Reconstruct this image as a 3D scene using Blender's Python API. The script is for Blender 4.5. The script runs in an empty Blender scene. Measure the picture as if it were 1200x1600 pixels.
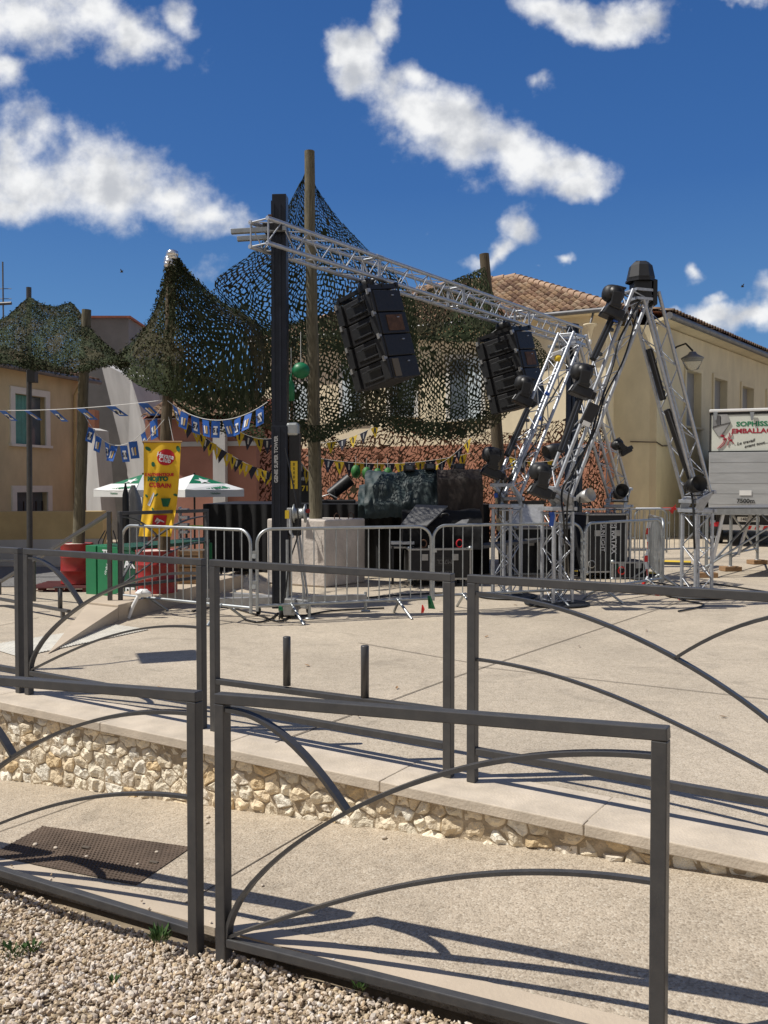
import bpy, bmesh, math, random
import numpy as np
from mathutils import Vector, Matrix, noise as mn
random.seed(7); rng = np.random.default_rng(7)
PI = math.pi; R = math.radians
scene = bpy.context.scene
col = scene.collection
# ------------------------------------------------------------------ camera
FPX = 1400.0; EYE = 1.6; PITCH = math.atan(40/FPX)
cd = bpy.data.cameras.new('camera'); cam = bpy.data.objects.new('camera', cd); col.objects.link(cam)
cd.sensor_fit = 'VERTICAL'; cd.sensor_height = 36; cd.lens = FPX/1600*36
cd.clip_start = 0.05; cd.clip_end = 4000
cam.location = (0, 0, EYE); cam.rotation_euler = (PI/2-PITCH, 0, 0)
scene.camera = cam
# ------------------------------------------------------------------ light
LIGHT = Vector((0.66, 0.06, -1.0)).normalized()
sd = bpy.data.lights.new('sun', 'SUN'); so = bpy.data.objects.new('sun', sd); col.objects.link(so)
sd.energy = 4.3; sd.angle = R(0.5); sd.color = (1.0, 0.95, 0.87)
so.rotation_euler = LIGHT.to_track_quat('-Z', 'Y').to_euler()
SUN_EL = math.asin(-LIGHT.z); SUN_AZ = math.atan2(-LIGHT.x, -LIGHT.y)
scene.view_settings.view_transform = 'Standard'; scene.view_settings.look = 'None'
scene.view_settings.exposure = 0.2; scene.view_settings.gamma = 1
scene.cycles.transparent_max_bounces = 16; scene.cycles.max_bounces = 6
world = bpy.data.worlds.new('World'); scene.world = world; world.use_nodes = True

def build_world():
    nt = world.node_tree; N = nt.nodes; L = nt.links; N.clear()
    out = N.new('ShaderNodeOutputWorld'); bg = N.new('ShaderNodeBackground')
    L.new(bg.outputs[0], out.inputs[0])
    sky = N.new('ShaderNodeTexSky'); sky.sky_type = 'NISHITA'; sky.sun_disc = False
    sky.sun_elevation = SUN_EL; sky.sun_rotation = SUN_AZ
    sky.air_density = 1.0; sky.dust_density = 0.35; sky.ozone_density = 2.2; sky.altitude = 100
    tc = N.new('ShaderNodeTexCoord')
    sep = N.new('ShaderNodeSeparateXYZ'); L.new(tc.outputs['Generated'], sep.inputs[0])
    def M(op, a, b=None, c=None):
        n = N.new('ShaderNodeMath'); n.operation = op
        for i, v in enumerate((a, b, c)):
            if v is None: continue
            if isinstance(v, (int, float)): n.inputs[i].default_value = v
            else: L.new(v, n.inputs[i])
        return n.outputs[0]
    yy = M('MAXIMUM', sep.outputs[1], 0.15)
    px = M('DIVIDE', sep.outputs[0], yy); pz = M('DIVIDE', sep.outputs[2], yy)
    comb = N.new('ShaderNodeCombineXYZ'); L.new(px, comb.inputs[0]); L.new(pz, comb.inputs[1])
    def fbm(scale, detail, rough, off=0.0):
        n = N.new('ShaderNodeTexNoise'); n.noise_dimensions = '3D'
        n.inputs['Scale'].default_value = scale; n.inputs['Detail'].default_value = detail
        n.inputs['Roughness'].default_value = rough
        mp = N.new('ShaderNodeVectorMath'); mp.operation = 'ADD'; mp.inputs[1].default_value = (off, off*0.7, off)
        L.new(comb.outputs[0], mp.inputs[0]); L.new(mp.outputs[0], n.inputs['Vector'])
        return n
    wn = fbm(9, 5, 0.55, 3.1)
    wsep = N.new('ShaderNodeSeparateColor'); L.new(wn.outputs['Color'], wsep.inputs[0])
    qx = M('ADD', px, M('MULTIPLY', M('SUBTRACT', wsep.outputs[0], 0.5), 0.085))
    qz = M('ADD', pz, M('MULTIPLY', M('SUBTRACT', wsep.outputs[1], 0.5), 0.085))
    # cloud lumps: pixel centre, radii, rotation (deg), strength
    E = [(40,30,110,60,10,1),(150,40,120,52,22,1),(215,75,75,42,20,1),(285,35,22,42,-20,.55),(5,118,24,34,0,.8),
         (20,235,90,50,12,.8),(60,285,110,60,5,1),(180,285,115,68,12,1.05),(265,310,90,56,15,1),(325,335,62,38,15,.95),(110,225,50,26,20,.5),(20,320,70,34,0,.9),
         (597,45,26,40,0,1),(560,120,44,50,0,1),(578,84,24,34,0,.9),(535,100,20,32,0,.9),(640,190,75,60,20,1),(715,205,85,66,22,1.05),(805,240,95,52,22,1),(885,250,62,36,22,.95),(660,135,30,32,0,.8),(905,290,45,24,5,.9),
         (850,18,75,28,15,.8),(940,45,95,34,12,1),(1010,55,50,30,5,.8),(1140,5,60,14,0,.7),
         (825,365,36,30,0,1),(775,390,52,16,-12,.75),(887,407,19,10,0,.75),(843,419,16,7,0,.5),
         (1140,495,62,28,-5,1),(1180,500,60,26,0,1),(1130,470,26,14,0,.7),(1087,432,17,13,0,.6),(1042,497,16,8,0,.6),(315,422,30,20,0,.35),(680,366,10,10,0,.3),(835,130,16,12,0,.35),(1245,470,60,50,0,1),(-60,80,70,60,0,1),(1330,90,90,40,10,1)]
    mx = None
    for (u, v, ru, rv, a, s) in E:
        cx, cz = (u-600)/FPX, (760-v)/FPX
        ca, sa = math.cos(R(-a)), math.sin(R(-a))
        dx = M('SUBTRACT', qx, cx); dz = M('SUBTRACT', qz, cz)
        e1 = M('MULTIPLY_ADD', dx, ca*FPX/ru, M('MULTIPLY', dz, sa*FPX/ru))
        e2 = M('MULTIPLY_ADD', dx, -sa*FPX/rv, M('MULTIPLY', dz, ca*FPX/rv))
        d = M('SQRT', M('MULTIPLY_ADD', e1, e1, M('MULTIPLY', e2, e2)))
        m = M('MULTIPLY', M('SUBTRACT', 1.26, d), s)
        mx = m if mx is None else M('SMOOTH_MAX', mx, m, 0.25)
    f1 = fbm(14, 10, 0.57, 0.0)
    den = M('ADD', mx, M('MULTIPLY', M('SUBTRACT', f1.outputs[0], 0.5), 2.6))
    mr = N.new('ShaderNodeMapRange'); mr.interpolation_type = 'SMOOTHSTEP'
    L.new(den, mr.inputs[0]); mr.inputs[1].default_value = 0.0; mr.inputs[2].default_value = 1.05
    mask = M('MULTIPLY', mr.outputs[0], M('GREATER_THAN', sep.outputs[1], 0.16))
    fa = fbm(13, 6, 0.5, 0.0); fb = fbm(13, 6, 0.5, 0.0)      # second sample shifted towards the sun: lit and shaded sides
    sh = N.new('ShaderNodeVectorMath'); sh.operation = 'ADD'; sh.inputs[1].default_value = (-.014, .016, 0)
    L.new(comb.outputs[0], sh.inputs[0]); L.new(sh.outputs[0], fb.inputs['Vector'])
    L.new(comb.outputs[0], fa.inputs['Vector'])
    up = M('ADD', M('MULTIPLY', M('SUBTRACT', fa.outputs[0], fb.outputs[0]), 3.0), M('MULTIPLY_ADD', M('SUBTRACT', mx, 0.55), -0.20, 0.60))
    mr2 = N.new('ShaderNodeMapRange'); mr2.interpolation_type = 'SMOOTHSTEP'; L.new(up, mr2.inputs[0]); mr2.inputs[1].default_value = 0.0; mr2.inputs[2].default_value = 0.85
    cr = N.new('ShaderNodeMix'); cr.data_type = 'RGBA'
    L.new(mr2.outputs[0], cr.inputs['Factor'])
    cr.inputs['A'].default_value = (4.7, 4.9, 5.3, 1); cr.inputs['B'].default_value = (8.1, 8.15, 8.2, 1)
    hs = N.new('ShaderNodeHueSaturation'); hs.inputs['Saturation'].default_value = 1.12; hs.inputs['Value'].default_value = 0.9
    L.new(sky.outputs[0], hs.inputs['Color'])
    el = N.new('ShaderNodeMapRange'); L.new(sep.outputs[2], el.inputs[0]); el.inputs[1].default_value = 0.0; el.inputs[2].default_value = 0.6
    rp = N.new('ShaderNodeValToRGB'); L.new(el.outputs[0], rp.inputs[0]); e = rp.color_ramp.elements
    e[0].position = 0; e[0].color = (.13, .28, .50, 1); e[1].position = 1; e[1].color = (.013, .068, .25, 1)
    e2 = e.new(.22); e2.color = (.075, .21, .45, 1); e3 = e.new(.52); e3.color = (.028, .115, .35, 1)
    sc10 = N.new('ShaderNodeVectorMath'); sc10.operation = 'SCALE'; sc10.inputs['Scale'].default_value = 10; L.new(rp.outputs[0], sc10.inputs[0])
    blend = N.new('ShaderNodeMix'); blend.data_type = 'RGBA'; blend.inputs['Factor'].default_value = .82
    L.new(hs.outputs[0], blend.inputs['A']); L.new(sc10.outputs[0], blend.inputs['B']); hs = blend
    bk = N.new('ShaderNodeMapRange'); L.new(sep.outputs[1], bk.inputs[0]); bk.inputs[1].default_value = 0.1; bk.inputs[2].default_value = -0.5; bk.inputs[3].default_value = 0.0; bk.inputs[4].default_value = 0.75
    rear_fill = N.new('ShaderNodeMix'); rear_fill.data_type = 'RGBA'; L.new(bk.outputs[0], rear_fill.inputs['Factor']); L.new(blend.outputs['Result'], rear_fill.inputs['A']); rear_fill.inputs['B'].default_value = (3.3, 3.1, 2.9, 1); hs = rear_fill  # pale sky added behind the camera as neutral fill light
    mix = N.new('ShaderNodeMix'); mix.data_type = 'RGBA'
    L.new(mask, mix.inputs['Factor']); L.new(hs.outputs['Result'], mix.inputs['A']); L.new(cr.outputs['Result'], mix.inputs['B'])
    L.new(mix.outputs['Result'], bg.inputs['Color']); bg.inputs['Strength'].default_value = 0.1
build_world()

# ------------------------------------------------------------------ pixel helpers (photo pixels -> world points)
CP, SP = math.cos(PITCH), math.sin(PITCH)
def ray(u, v):
    xc = (u-600)/FPX; yc = -(v-800)/FPX
    return Vector((xc, CP+yc*SP, -SP+yc*CP))
def W(u, v, Y):
    d = ray(u, v); return Vector((0, 0, EYE)) + d*(Y/d.y)
def G(u, v, z=0.0):
    d = ray(u, v); return Vector((0, 0, EYE)) + d*((z-EYE)/d.z)

# ------------------------------------------------------------------ materials
def mat(name, color, rough=0.6, metal=0.0, var=0.0, vscale=4.0, bump=0.0, bscale=40.0, color2=None, stretch=(1, 1, 1), spec=None, attr=None):
    m = bpy.data.materials.new(name); m.use_nodes = True
    nt = m.node_tree; N = nt.nodes; L = nt.links
    b = N['Principled BSDF']
    b.inputs['Base Color'].default_value = (*color, 1); b.inputs['Roughness'].default_value = rough
    b.inputs['Metallic'].default_value = metal
    if spec is not None: b.inputs['Specular IOR Level'].default_value = spec
    tc = N.new('ShaderNodeTexCoord'); mp = N.new('ShaderNodeMapping'); mp.inputs['Scale'].default_value = stretch
    L.new(tc.outputs['Object'], mp.inputs[0])
    src = None
    if attr:
        at = N.new('ShaderNodeAttribute'); at.attribute_name = attr; src = at.outputs['Color']
    if var > 0 or color2:
        nz = N.new('ShaderNodeTexNoise'); nz.inputs['Scale'].default_value = vscale; nz.inputs['Detail'].default_value = 7
        nz.inputs['Roughness'].default_value = 0.62
        L.new(mp.outputs[0], nz.inputs['Vector'])
        rp = N.new('ShaderNodeMapRange'); rp.inputs[1].default_value = 0.32; rp.inputs[2].default_value = 0.68
        L.new(nz.outputs[0], rp.inputs[0])
        mx = N.new('ShaderNodeMix'); mx.data_type = 'RGBA'; L.new(rp.outputs[0], mx.inputs['Factor'])
        if src is not None:
            mx.blend_type = 'MULTIPLY'; L.new(src, mx.inputs['A']); c = 1-var
            mx.inputs['B'].default_value = (c, c, c, 1)
        else:
            mx.inputs['A'].default_value = (*(tuple(x*(1-var) for x in color)), 1)
            mx.inputs['B'].default_value = (*(color2 if color2 else tuple(min(1, x*(1+var)) for x in color)), 1)
        src = mx.outputs['Result']
    if src is not None: L.new(src, b.inputs['Base Color'])
    if bump > 0:
        nb = N.new('ShaderNodeTexNoise'); nb.inputs['Scale'].default_value = bscale; nb.inputs['Detail'].default_value = 5
        L.new(mp.outputs[0], nb.inputs['Vector'])
        bp = N.new('ShaderNodeBump'); bp.inputs['Strength'].default_value = bump; bp.inputs['Distance'].default_value = 0.02
        L.new(nb.outputs[0], bp.inputs['Height']); L.new(bp.outputs[0], b.inputs['Normal'])
    return m

def glassmat(name):
    m = bpy.data.materials.new(name); m.use_nodes = True; b = m.node_tree.nodes['Principled BSDF']; b.inputs['Transmission Weight'].default_value = .9; b.inputs['Roughness'].default_value = .08; b.inputs['IOR'].default_value = 1.1; b.inputs['Base Color'].default_value = (.9, .9, .88, 1); return m
def aggregate(name, dark, midc, light, cell=95, stain=0.16, bump=0.5):
    m = bpy.data.materials.new(name); m.use_nodes = True
    nt = m.node_tree; N = nt.nodes; L = nt.links; b = N['Principled BSDF']; b.inputs['Roughness'].default_value = 0.85
    tc = N.new('ShaderNodeTexCoord')
    vo = N.new('ShaderNodeTexVoronoi'); vo.inputs['Scale'].default_value = cell; L.new(tc.outputs['Object'], vo.inputs['Vector'])
    sc_ = N.new('ShaderNodeSeparateColor'); L.new(vo.outputs['Color'], sc_.inputs[0])
    rp = N.new('ShaderNodeValToRGB'); L.new(sc_.outputs[0], rp.inputs[0])
    e = rp.color_ramp.elements; e[0].position = 0.0; e[0].color = (*dark, 1); e[1].position = 1; e[1].color = (*light, 1)
    e2 = e.new(0.35); e2.color = (*midc, 1); e3 = e.new(0.8); e3.color = (*[x*1.08 for x in midc], 1)
    n1 = N.new('ShaderNodeTexNoise'); n1.inputs['Scale'].default_value = 0.7; n1.inputs['Detail'].default_value = 8; n1.inputs['Roughness'].default_value = 0.65
    L.new(tc.outputs['Object'], n1.inputs['Vector'])
    r1 = N.new('ShaderNodeMapRange'); r1.inputs[1].default_value = .3; r1.inputs[2].default_value = .7; r1.inputs[3].default_value = 1-stain; r1.inputs[4].default_value = 1+stain*.5
    L.new(n1.outputs[0], r1.inputs[0])
    n2 = N.new('ShaderNodeTexNoise'); n2.inputs['Scale'].default_value = 14; n2.inputs['Detail'].default_value = 4
    L.new(tc.outputs['Object'], n2.inputs['Vector'])
    r2 = N.new('ShaderNodeMapRange'); r2.inputs[1].default_value = .3; r2.inputs[2].default_value = .7; r2.inputs[3].default_value = .9; r2.inputs[4].default_value = 1.06
    L.new(n2.outputs[0], r2.inputs[0])
    n3 = N.new('ShaderNodeTexNoise'); n3.inputs['Scale'].default_value = 1.9; n3.inputs['Detail'].default_value = 6; n3.inputs['Distortion'].default_value = 1.2
    L.new(tc.outputs['Object'], n3.inputs['Vector'])
    r3 = N.new('ShaderNodeMapRange'); r3.inputs[1].default_value = .56; r3.inputs[2].default_value = .68; r3.inputs[3].default_value = 1.0; r3.inputs[4].default_value = .84
    L.new(n3.outputs[0], r3.inputs[0])
    mu0 = N.new('ShaderNodeMath'); mu0.operation = 'MULTIPLY'; L.new(r1.outputs[0], mu0.inputs[0]); L.new(r3.outputs[0], mu0.inputs[1])
    mu = N.new('ShaderNodeMath'); mu.operation = 'MULTIPLY'; L.new(mu0.outputs[0], mu.inputs[0]); L.new(r2.outputs[0], mu.inputs[1])
    vm = N.new('ShaderNodeVectorMath'); vm.operation = 'SCALE'; L.new(rp.outputs[0], vm.inputs[0]); L.new(mu.outputs[0], vm.inputs['Scale'])
    L.new(vm.outputs[0], b.inputs['Base Color'])
    bp = N.new('ShaderNodeBump'); bp.inputs['Strength'].default_value = bump; bp.inputs['Distance'].default_value = 0.006; bp.invert = True
    L.new(vo.outputs['Distance'], bp.inputs['Height']); L.new(bp.outputs[0], b.inputs['Normal'])
    return m

MT = {}
MT['plaza'] = aggregate('plaza_aggregate', (.33, .275, .20), (.465, .395, .30), (.55, .485, .39), 125, .2, .3)
MT['path'] = aggregate('path_aggregate', (.29, .235, .17), (.43, .36, .27), (.54, .475, .375), 115, .16, .5)
MT['asphalt'] = aggregate('asphalt', (.10, .10, .10), (.16, .155, .15), (.24, .23, .22), 70)
MT['earth'] = mat('earth', (.24, .19, .13), .95, 0, .3, 3, .5, 30)
MT['concrete_pale'] = mat('pale_concrete', (.47, .39, .295), .85, 0, .10, 2.2, .15, 60)
MT['coping'] = mat('coping_concrete', (.53, .455, .36), .8, 0, .16, 4.5, .2, 70)
MT['plaster'] = mat('cream_plaster', (.78, .68, .48), .9, 0, .10, 1.6, .12, 50, stretch=(1, 1, .5))
MT['mortar_sand'] = mat('sandy_mortar', (.40, .32, .22), .95, 0, .3, 12, .5, 60)
MT['joint'] = mat('joint_dark', (.10, .08, .06), .95)
MT['tactile'] = mat('tactile_white', (.60, .58, .52), .7, 0, .12, 6)
MT['steel_grey'] = mat('grey_painted_steel', (.072, .072, .074), .40, .25, .15, 12, .04, 160, color2=(.086, .084, .082))
MT['galv'] = mat('galvanised_steel', (.40, .42, .42), .42, .75, .15, 12)
MT['alu'] = mat('aluminium', (.45, .47, .50), .42, .6, .15, 20)
MT['alu_dull'] = mat('dull_aluminium', (.42, .42, .41), .5, .7, .15, 14)
MT['black'] = mat('black_plastic', (.012, .012, .013), .45, 0, .3, 12)
MT['black_cab'] = mat('black_textured_paint', (.010, .010, .012), .6, 0, .3, 20, .2, 220)
MT['grey_cab'] = mat('charcoal_plastic', (.014, .015, .017), .55, 0, .25, 20)
MT['black_cloth'] = mat('black_cloth', (.008, .008, .009), .95, 0, .4, 3, .3, 14)
MT['navy_mast'] = mat('blue_black_mast', (.010, .013, .022), .35, .2, .3, 8)
MT['rust'] = mat('rusty_grille', (.085, .04, .02), .8, 0, .4, 15)
MT['tan'] = mat('tan_horn', (.12, .10, .07), .7)
MT['wood_pole'] = mat('weathered_pole', (.125, .11, .07), .9, 0, .35, 9, .6, 30, color2=(.20, .175, .115), stretch=(6, 6, .5))
MT['wood_dark'] = mat('brown_pole', (.085, .065, .04), .9, 0, .3, 9, .6, 30, color2=(.15, .115, .07), stretch=(6, 6, .5))
MT['wood'] = mat('timber_block', (.30, .18, .09), .8, 0, .25, 6, .3, 30, stretch=(1, 6, 6))
MT['crate_wood'] = mat('crate_wood', (.30, .19, .10), .85, 0, .3, 5, .3, 30, stretch=(1, 1, 6))
MT['block'] = mat('cast_concrete', (.58, .52, .46), .9, 0, .18, 2.2, .4, 25)
MT['net'] = mat('camouflage_leaf', (.035, .042, .022), .9, attr='tint', var=.2, vscale=3, spec=.12)
MT['shadownet'] = mat('net_shadow_leaf', (.1, .05, .03), .85, 0, .3, 3)
MT['foil'] = mat('silver_foil', (.75, .75, .75), .25, .9)
MT['red'] = mat('red_drum_paint', (.29, .018, .014), .4, 0, .25, 3, .05, 30)
MT['red_wood'] = mat('dark_red_pallet', (.085, .015, .014), .8, 0, .3, 5)
MT['green'] = mat('green_panel', (.008, .16, .06), .45, 0, .12, 3)
MT['green_d'] = mat('dark_green_panel', (.004, .06, .028), .55, 0, .12, 3)
MT['white'] = mat('white_paint', (.75, .75, .73), .5, 0, .04, 3)
MT['yellow'] = mat('yellow_plastic', (.72, .50, .03), .45, 0, .12, 6)
MT['banner'] = mat('yellow_banner_cloth', (.76, .46, .015), .75, 0, .06, 5)
MT['bred'] = mat('banner_red', (.50, .01, .02), .65)
MT['bgreen'] = mat('banner_green', (.01, .12, .05), .7)
MT['flag_blue'] = mat('flag_blue', (.012, .10, .42), .6, 0, .15, 10)
MT['flag_white'] = mat('flag_white', (.72, .74, .76), .6)
MT['flag_tan'] = mat('flag_tan', (.50, .34, .12), .6)
MT['navy'] = mat('pennant_navy', (.012, .014, .035), .7)
MT['pyellow'] = mat('pennant_yellow', (.55, .38, .015), .65, 0, .1, 5)
MT['tarp'] = mat('green_tarpaulin', (.025, .042, .043), .62, 0, .3, 5, .35, 18)
MT['drape'] = mat('brown_black_drape', (.020, .013, .010), .75, 0, .5, 4, .3, 12)
MT['wedge'] = mat('grey_wedge', (.15, .15, .15), .75, 0, .12, 6, .1, 80)
MT['terracotta'] = mat('terracotta_render', (.41, .19, .12), .9, 0, .13, 1.5, .1, 40)
MT['terra_shade'] = mat('dusty_red_render', (.36, .17, .125), .9, 0, .14, .9, .1, 40)
MT['ochre'] = mat('ochre_render', (.56, .46, .28), .9, 0, .13, 1.6, .12, 40, stretch=(1, 1, .5))
MT['ochre_low'] = mat('sandy_render', (.48, .36, .18), .9, 0, .16, 1.2, .1, 40)
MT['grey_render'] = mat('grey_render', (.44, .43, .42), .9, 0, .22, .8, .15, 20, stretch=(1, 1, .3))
MT['grey_shaded'] = mat('shaded_grey_render', (.19, .185, .18), .9, 0, .2, .8)  # darker copy of the grey render, the hall's shade put into the colour
MT['trim'] = mat('white_trim', (.66, .64, .58), .8, 0, .06, 3)
MT['shutter'] = mat('teal_shutter', (.10, .30, .26), .6, 0, .12, 5)
MT['shutter_blue'] = mat('pale_blue_shutter', (.55, .63, .66), .6, 0, .1, 5)
MT['glass'] = mat('window_glass', (.10, .12, .14), .12, 0, .2, 1)
MT['wing_pane'] = mat('grey_blind', (.24, .24, .24), .6, 0, .1, 2)
MT['gutter'] = mat('zinc_gutter', (.16, .16, .165), .5, .4, .2, 4)
MT['wingwall'] = mat('tan_render', (.60, .525, .36), .9, 0, .10, 1.6, .12, 40, stretch=(1, 1, .5))
MT['tile'] = mat('roman_tile', (.3, .17, .1), .85, var=.2, vscale=8, bump=.2, bscale=30, attr='tint')
MT['mortar'] = mat('red_mortar', (.33, .12, .08), .9, 0, .2, 6)
MT['truck_white'] = mat('truck_sign_white', (.68, .70, .62), .45, 0, .04, 2)
MT['truck_alu'] = mat('truck_tail_lift', (.43, .44, .44), .5, .3, .12, 2.5, stretch=(.4, 1, 3))
MT['txt_green'] = mat('letter_green', (.02, .20, .09), .6)
MT['txt_red'] = mat('letter_red', (.36, .02, .04), .6)
MT['txt_black'] = mat('letter_black', (.015, .015, .015), .6)
MT['rubber'] = mat('rubber', (.015, .015, .015), .85, 0, .2, 10)
MT['cover'] = mat('rusty_iron_cover', (.125, .09, .065), .75, .35, .3, 5, .2, 80)
MT['stone'] = mat('limestone', (.6, .5, .36), .9, var=.14, vscale=14, bump=.8, bscale=38, attr='tint')
MT['gravel'] = mat('gravel_stone', (.5, .4, .3), .9, var=.15, vscale=40, attr='tint')
MT['leaf'] = mat('weed_leaf', (.045, .10, .018), .6, 0, .3, 12)
MT['mesh_green'] = mat('green_mesh_bag', (.05, .17, .09), .8, 0, .3, 30)
MT['melon'] = mat('melon_green', (.03, .16, .03), .6, 0, .75, 22, stretch=(3, 3, .5))
MT['rope'] = mat('string_white', (.6, .6, .58), .8)
MT['letter_grey'] = mat('letter_grey', (.42, .42, .42), .6)
MT['tape_red'] = mat('tape_red', (.60, .025, .02), .5)
MT['blue'] = mat('blue_strap', (.02, .09, .42), .5)
MT['stripe'] = mat('neon_green', (.35, .55, .03), .5)
MT['grey_cloth'] = mat('grey_parasol_cloth', (.34, .34, .33), .9, 0, .12, 6)
MT['lens'] = mat('lamp_lens', (.08, .09, .11), .1)
MT['clear'] = glassmat('clear_globe')
MT['sign_blue'] = mat('sign_blue', (.03, .08, .2), .5)
MT['tyre_hub'] = mat('grey_hub', (.25, .25, .25), .5, .5)

# ------------------------------------------------------------------ mesh builder
class MB:
    def __init__(s): s.v = []; s.f = []; s.sm = []
    def add(s, vs, fs, smooth=False):
        o = len(s.v); s.v += [tuple(v) for v in vs]
        for f in fs: s.f.append([i+o for i in f]); s.sm.append(smooth)
        return s
    def box(s, c, size, M=None):
        x, y, z = (k/2 for k in size); c = Vector(c)
        vs = [Vector((sx*x, sy*y, sz*z)) for sx in (-1, 1) for sy in (-1, 1) for sz in (-1, 1)]
        if M is not None: vs = [M @ v for v in vs]
        return s.add([v+c for v in vs], [(0, 1, 3, 2), (4, 6, 7, 5), (0, 4, 5, 1), (2, 3, 7, 6), (0, 2, 6, 4), (1, 5, 7, 3)])
    def bar(s, p0, p1, w, h, up=(0, 0, 1)):
        p0, p1 = Vector(p0), Vector(p1); d = (p1-p0).normalized(); up = Vector(up)
        if abs(d.dot(up)) > .99: up = Vector((0, 1, 0))
        a = d.cross(up).normalized(); b = a.cross(d).normalized()
        vs = [p+a*sx*w/2+b*sz*h/2 for p in (p0, p1) for sx, sz in ((-1, -1), (1, -1), (1, 1), (-1, 1))]
        return s.add(vs, [(0, 1, 2, 3), (7, 6, 5, 4), (0, 4, 5, 1), (1, 5, 6, 2), (2, 6, 7, 3), (3, 7, 4, 0)])
    def tube(s, pts, r, n=8, cap=True, r2=None):
        pts = [Vector(p) for p in pts]; m = len(pts); rings = []
        t0 = (pts[1]-pts[0]).normalized(); up = Vector((0, 0, 1)) if abs(t0.z) < .9 else Vector((0, 1, 0))
        a = t0.cross(up).normalized()
        for i, p in enumerate(pts):
            t = (pts[min(i+1, m-1)]-pts[max(i-1, 0)]).normalized()
            a = (a-t*a.dot(t)).normalized(); b = t.cross(a)
            rr = r if r2 is None else r+(r2-r)*i/(m-1)
            rings.append([p+(a*math.cos(2*PI*k/n)+b*math.sin(2*PI*k/n))*rr for k in range(n)])
        vs = [v for q in rings for v in q]
        fs = [(i*n+k, i*n+(k+1) % n, (i+1)*n+(k+1) % n, (i+1)*n+k) for i in range(m-1) for k in range(n)]
        s.add(vs, fs, True)
        if cap: s.add(rings[0], [tuple(range(n))[::-1]]); s.add(rings[-1], [tuple(range(n))])
        return s
    def sweep(s, pts, w, h, side):
        """rectangular bar swept along a plane curve; side = constant vector across the plane"""
        pts = [Vector(p) for p in pts]; m = len(pts); side = Vector(side).normalized(); vs = []
        for i, p in enumerate(pts):
            t = (pts[min(i+1, m-1)]-pts[max(i-1, 0)]).normalized(); b = side.cross(t).normalized()
            vs += [p+side*sx*w/2+b*sz*h/2 for sx, sz in ((-1, -1), (1, -1), (1, 1), (-1, 1))]
        fs = [(0, 1, 2, 3), tuple(4*(m-1)+k for k in (3, 2, 1, 0))]
        for i in range(m-1):
            for k in range(4): fs.append((4*i+k, 4*i+4+k, 4*i+4+(k+1) % 4, 4*i+(k+1) % 4))
        return s.add(vs, fs)
    def prism(s, poly, d):
        n = len(poly); d = Vector(d); p = [Vector(q) for q in poly]
        return s.add(p+[q+d for q in p], [tuple(range(n))[::-1], tuple(range(n, 2*n))]+[(k, (k+1) % n, n+(k+1) % n, n+k) for k in range(n)])
    def lathe(s, prof, c=(0, 0, 0), n=20, M=None, smooth=True):
        c = Vector(c); vs = []
        for r, z in prof:
            for k in range(n):
                q = Vector((r*math.cos(2*PI*k/n), r*math.sin(2*PI*k/n), z)); vs.append((M @ q if M is not None else q)+c)
        m = len(prof)
        fs = [(i*n+k, i*n+(k+1) % n, (i+1)*n+(k+1) % n, (i+1)*n+k) for i in range(m-1) for k in range(n)]
        return s.add(vs, fs, smooth)
    def ell(s, c, r, n=14, m=9, M=None, p=1.0):
        prof = []; c = Vector(c); vs = []; fs = []
        for i in range(m+1):
            th = PI*i/m
            for k in range(n):
                ph = 2*PI*k/n
                f = lambda x: math.copysign(abs(x)**p, x)
                q = Vector((r[0]*f(math.sin(th))*f(math.cos(ph)), r[1]*f(math.sin(th))*f(math.sin(ph)), r[2]*f(math.cos(th))))
                vs.append((M @ q if M is not None else q)+c)
        fs = [(i*n+k, (i+1)*n+k, (i+1)*n+(k+1) % n, i*n+(k+1) % n) for i in range(m) for k in range(n)]
        return s.add(vs, fs, True)
    def build(s, name, m, parent=None, bevel=0):
        me = bpy.data.meshes.new(name); me.from_pydata([tuple(v) for v in s.v], [], s.f)
        me.polygons.foreach_set('use_smooth', s.sm); me.update()
        bm = bmesh.new(); bm.from_mesh(me); bmesh.ops.recalc_face_normals(bm, faces=bm.faces); bm.to_mesh(me); bm.free()
        return link(name, me, m, parent, bevel)
def link(name, me, m, parent=None, bevel=0):
    o = bpy.data.objects.new(name, me); col.objects.link(o)
    if m is not None: me.materials.append(MT[m] if isinstance(m, str) else m)
    if parent is not None: o.parent = parent
    if bevel:
        b = o.modifiers.new('bevel', 'BEVEL'); b.width = bevel; b.segments = 2; b.limit_method = 'ANGLE'; b.angle_limit = R(40)
    return o
def tag(o, label=None, cat=None, group=None, kind=None):
    if label: o['label'] = label
    if cat: o['category'] = cat
    if group: o['group'] = group
    if kind: o['kind'] = kind
    return o
def thing(name, label, cat, loc=(0, 0, 0), rz=0, group=None):
    o = bpy.data.objects.new(name, None); col.objects.link(o); o.empty_display_size = .2
    o.location = loc; o.rotation_euler = (0, 0, rz); return tag(o, label, cat, group)
def structure(o): o['kind'] = 'structure'; return o
def dup(root, loc=None, rz=None, label=None, matrix=None):
    def rec(o, par):
        c = o.copy(); col.objects.link(c)
        if par is not None: c.parent = par
        for ch in list(kids.get(o.name, [])): rec(ch, c)
        return c
    kids = {}
    def walk(o):
        kids[o.name] = list(o.children)
        for ch in o.children: walk(ch)
    walk(root)
    r = rec(root, None)
    if matrix is not None: r.matrix_world = matrix
    if loc is not None: r.location = loc
    if rz is not None: r.rotation_euler = (0, 0, rz)
    if label: r['label'] = label
    return r
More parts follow.
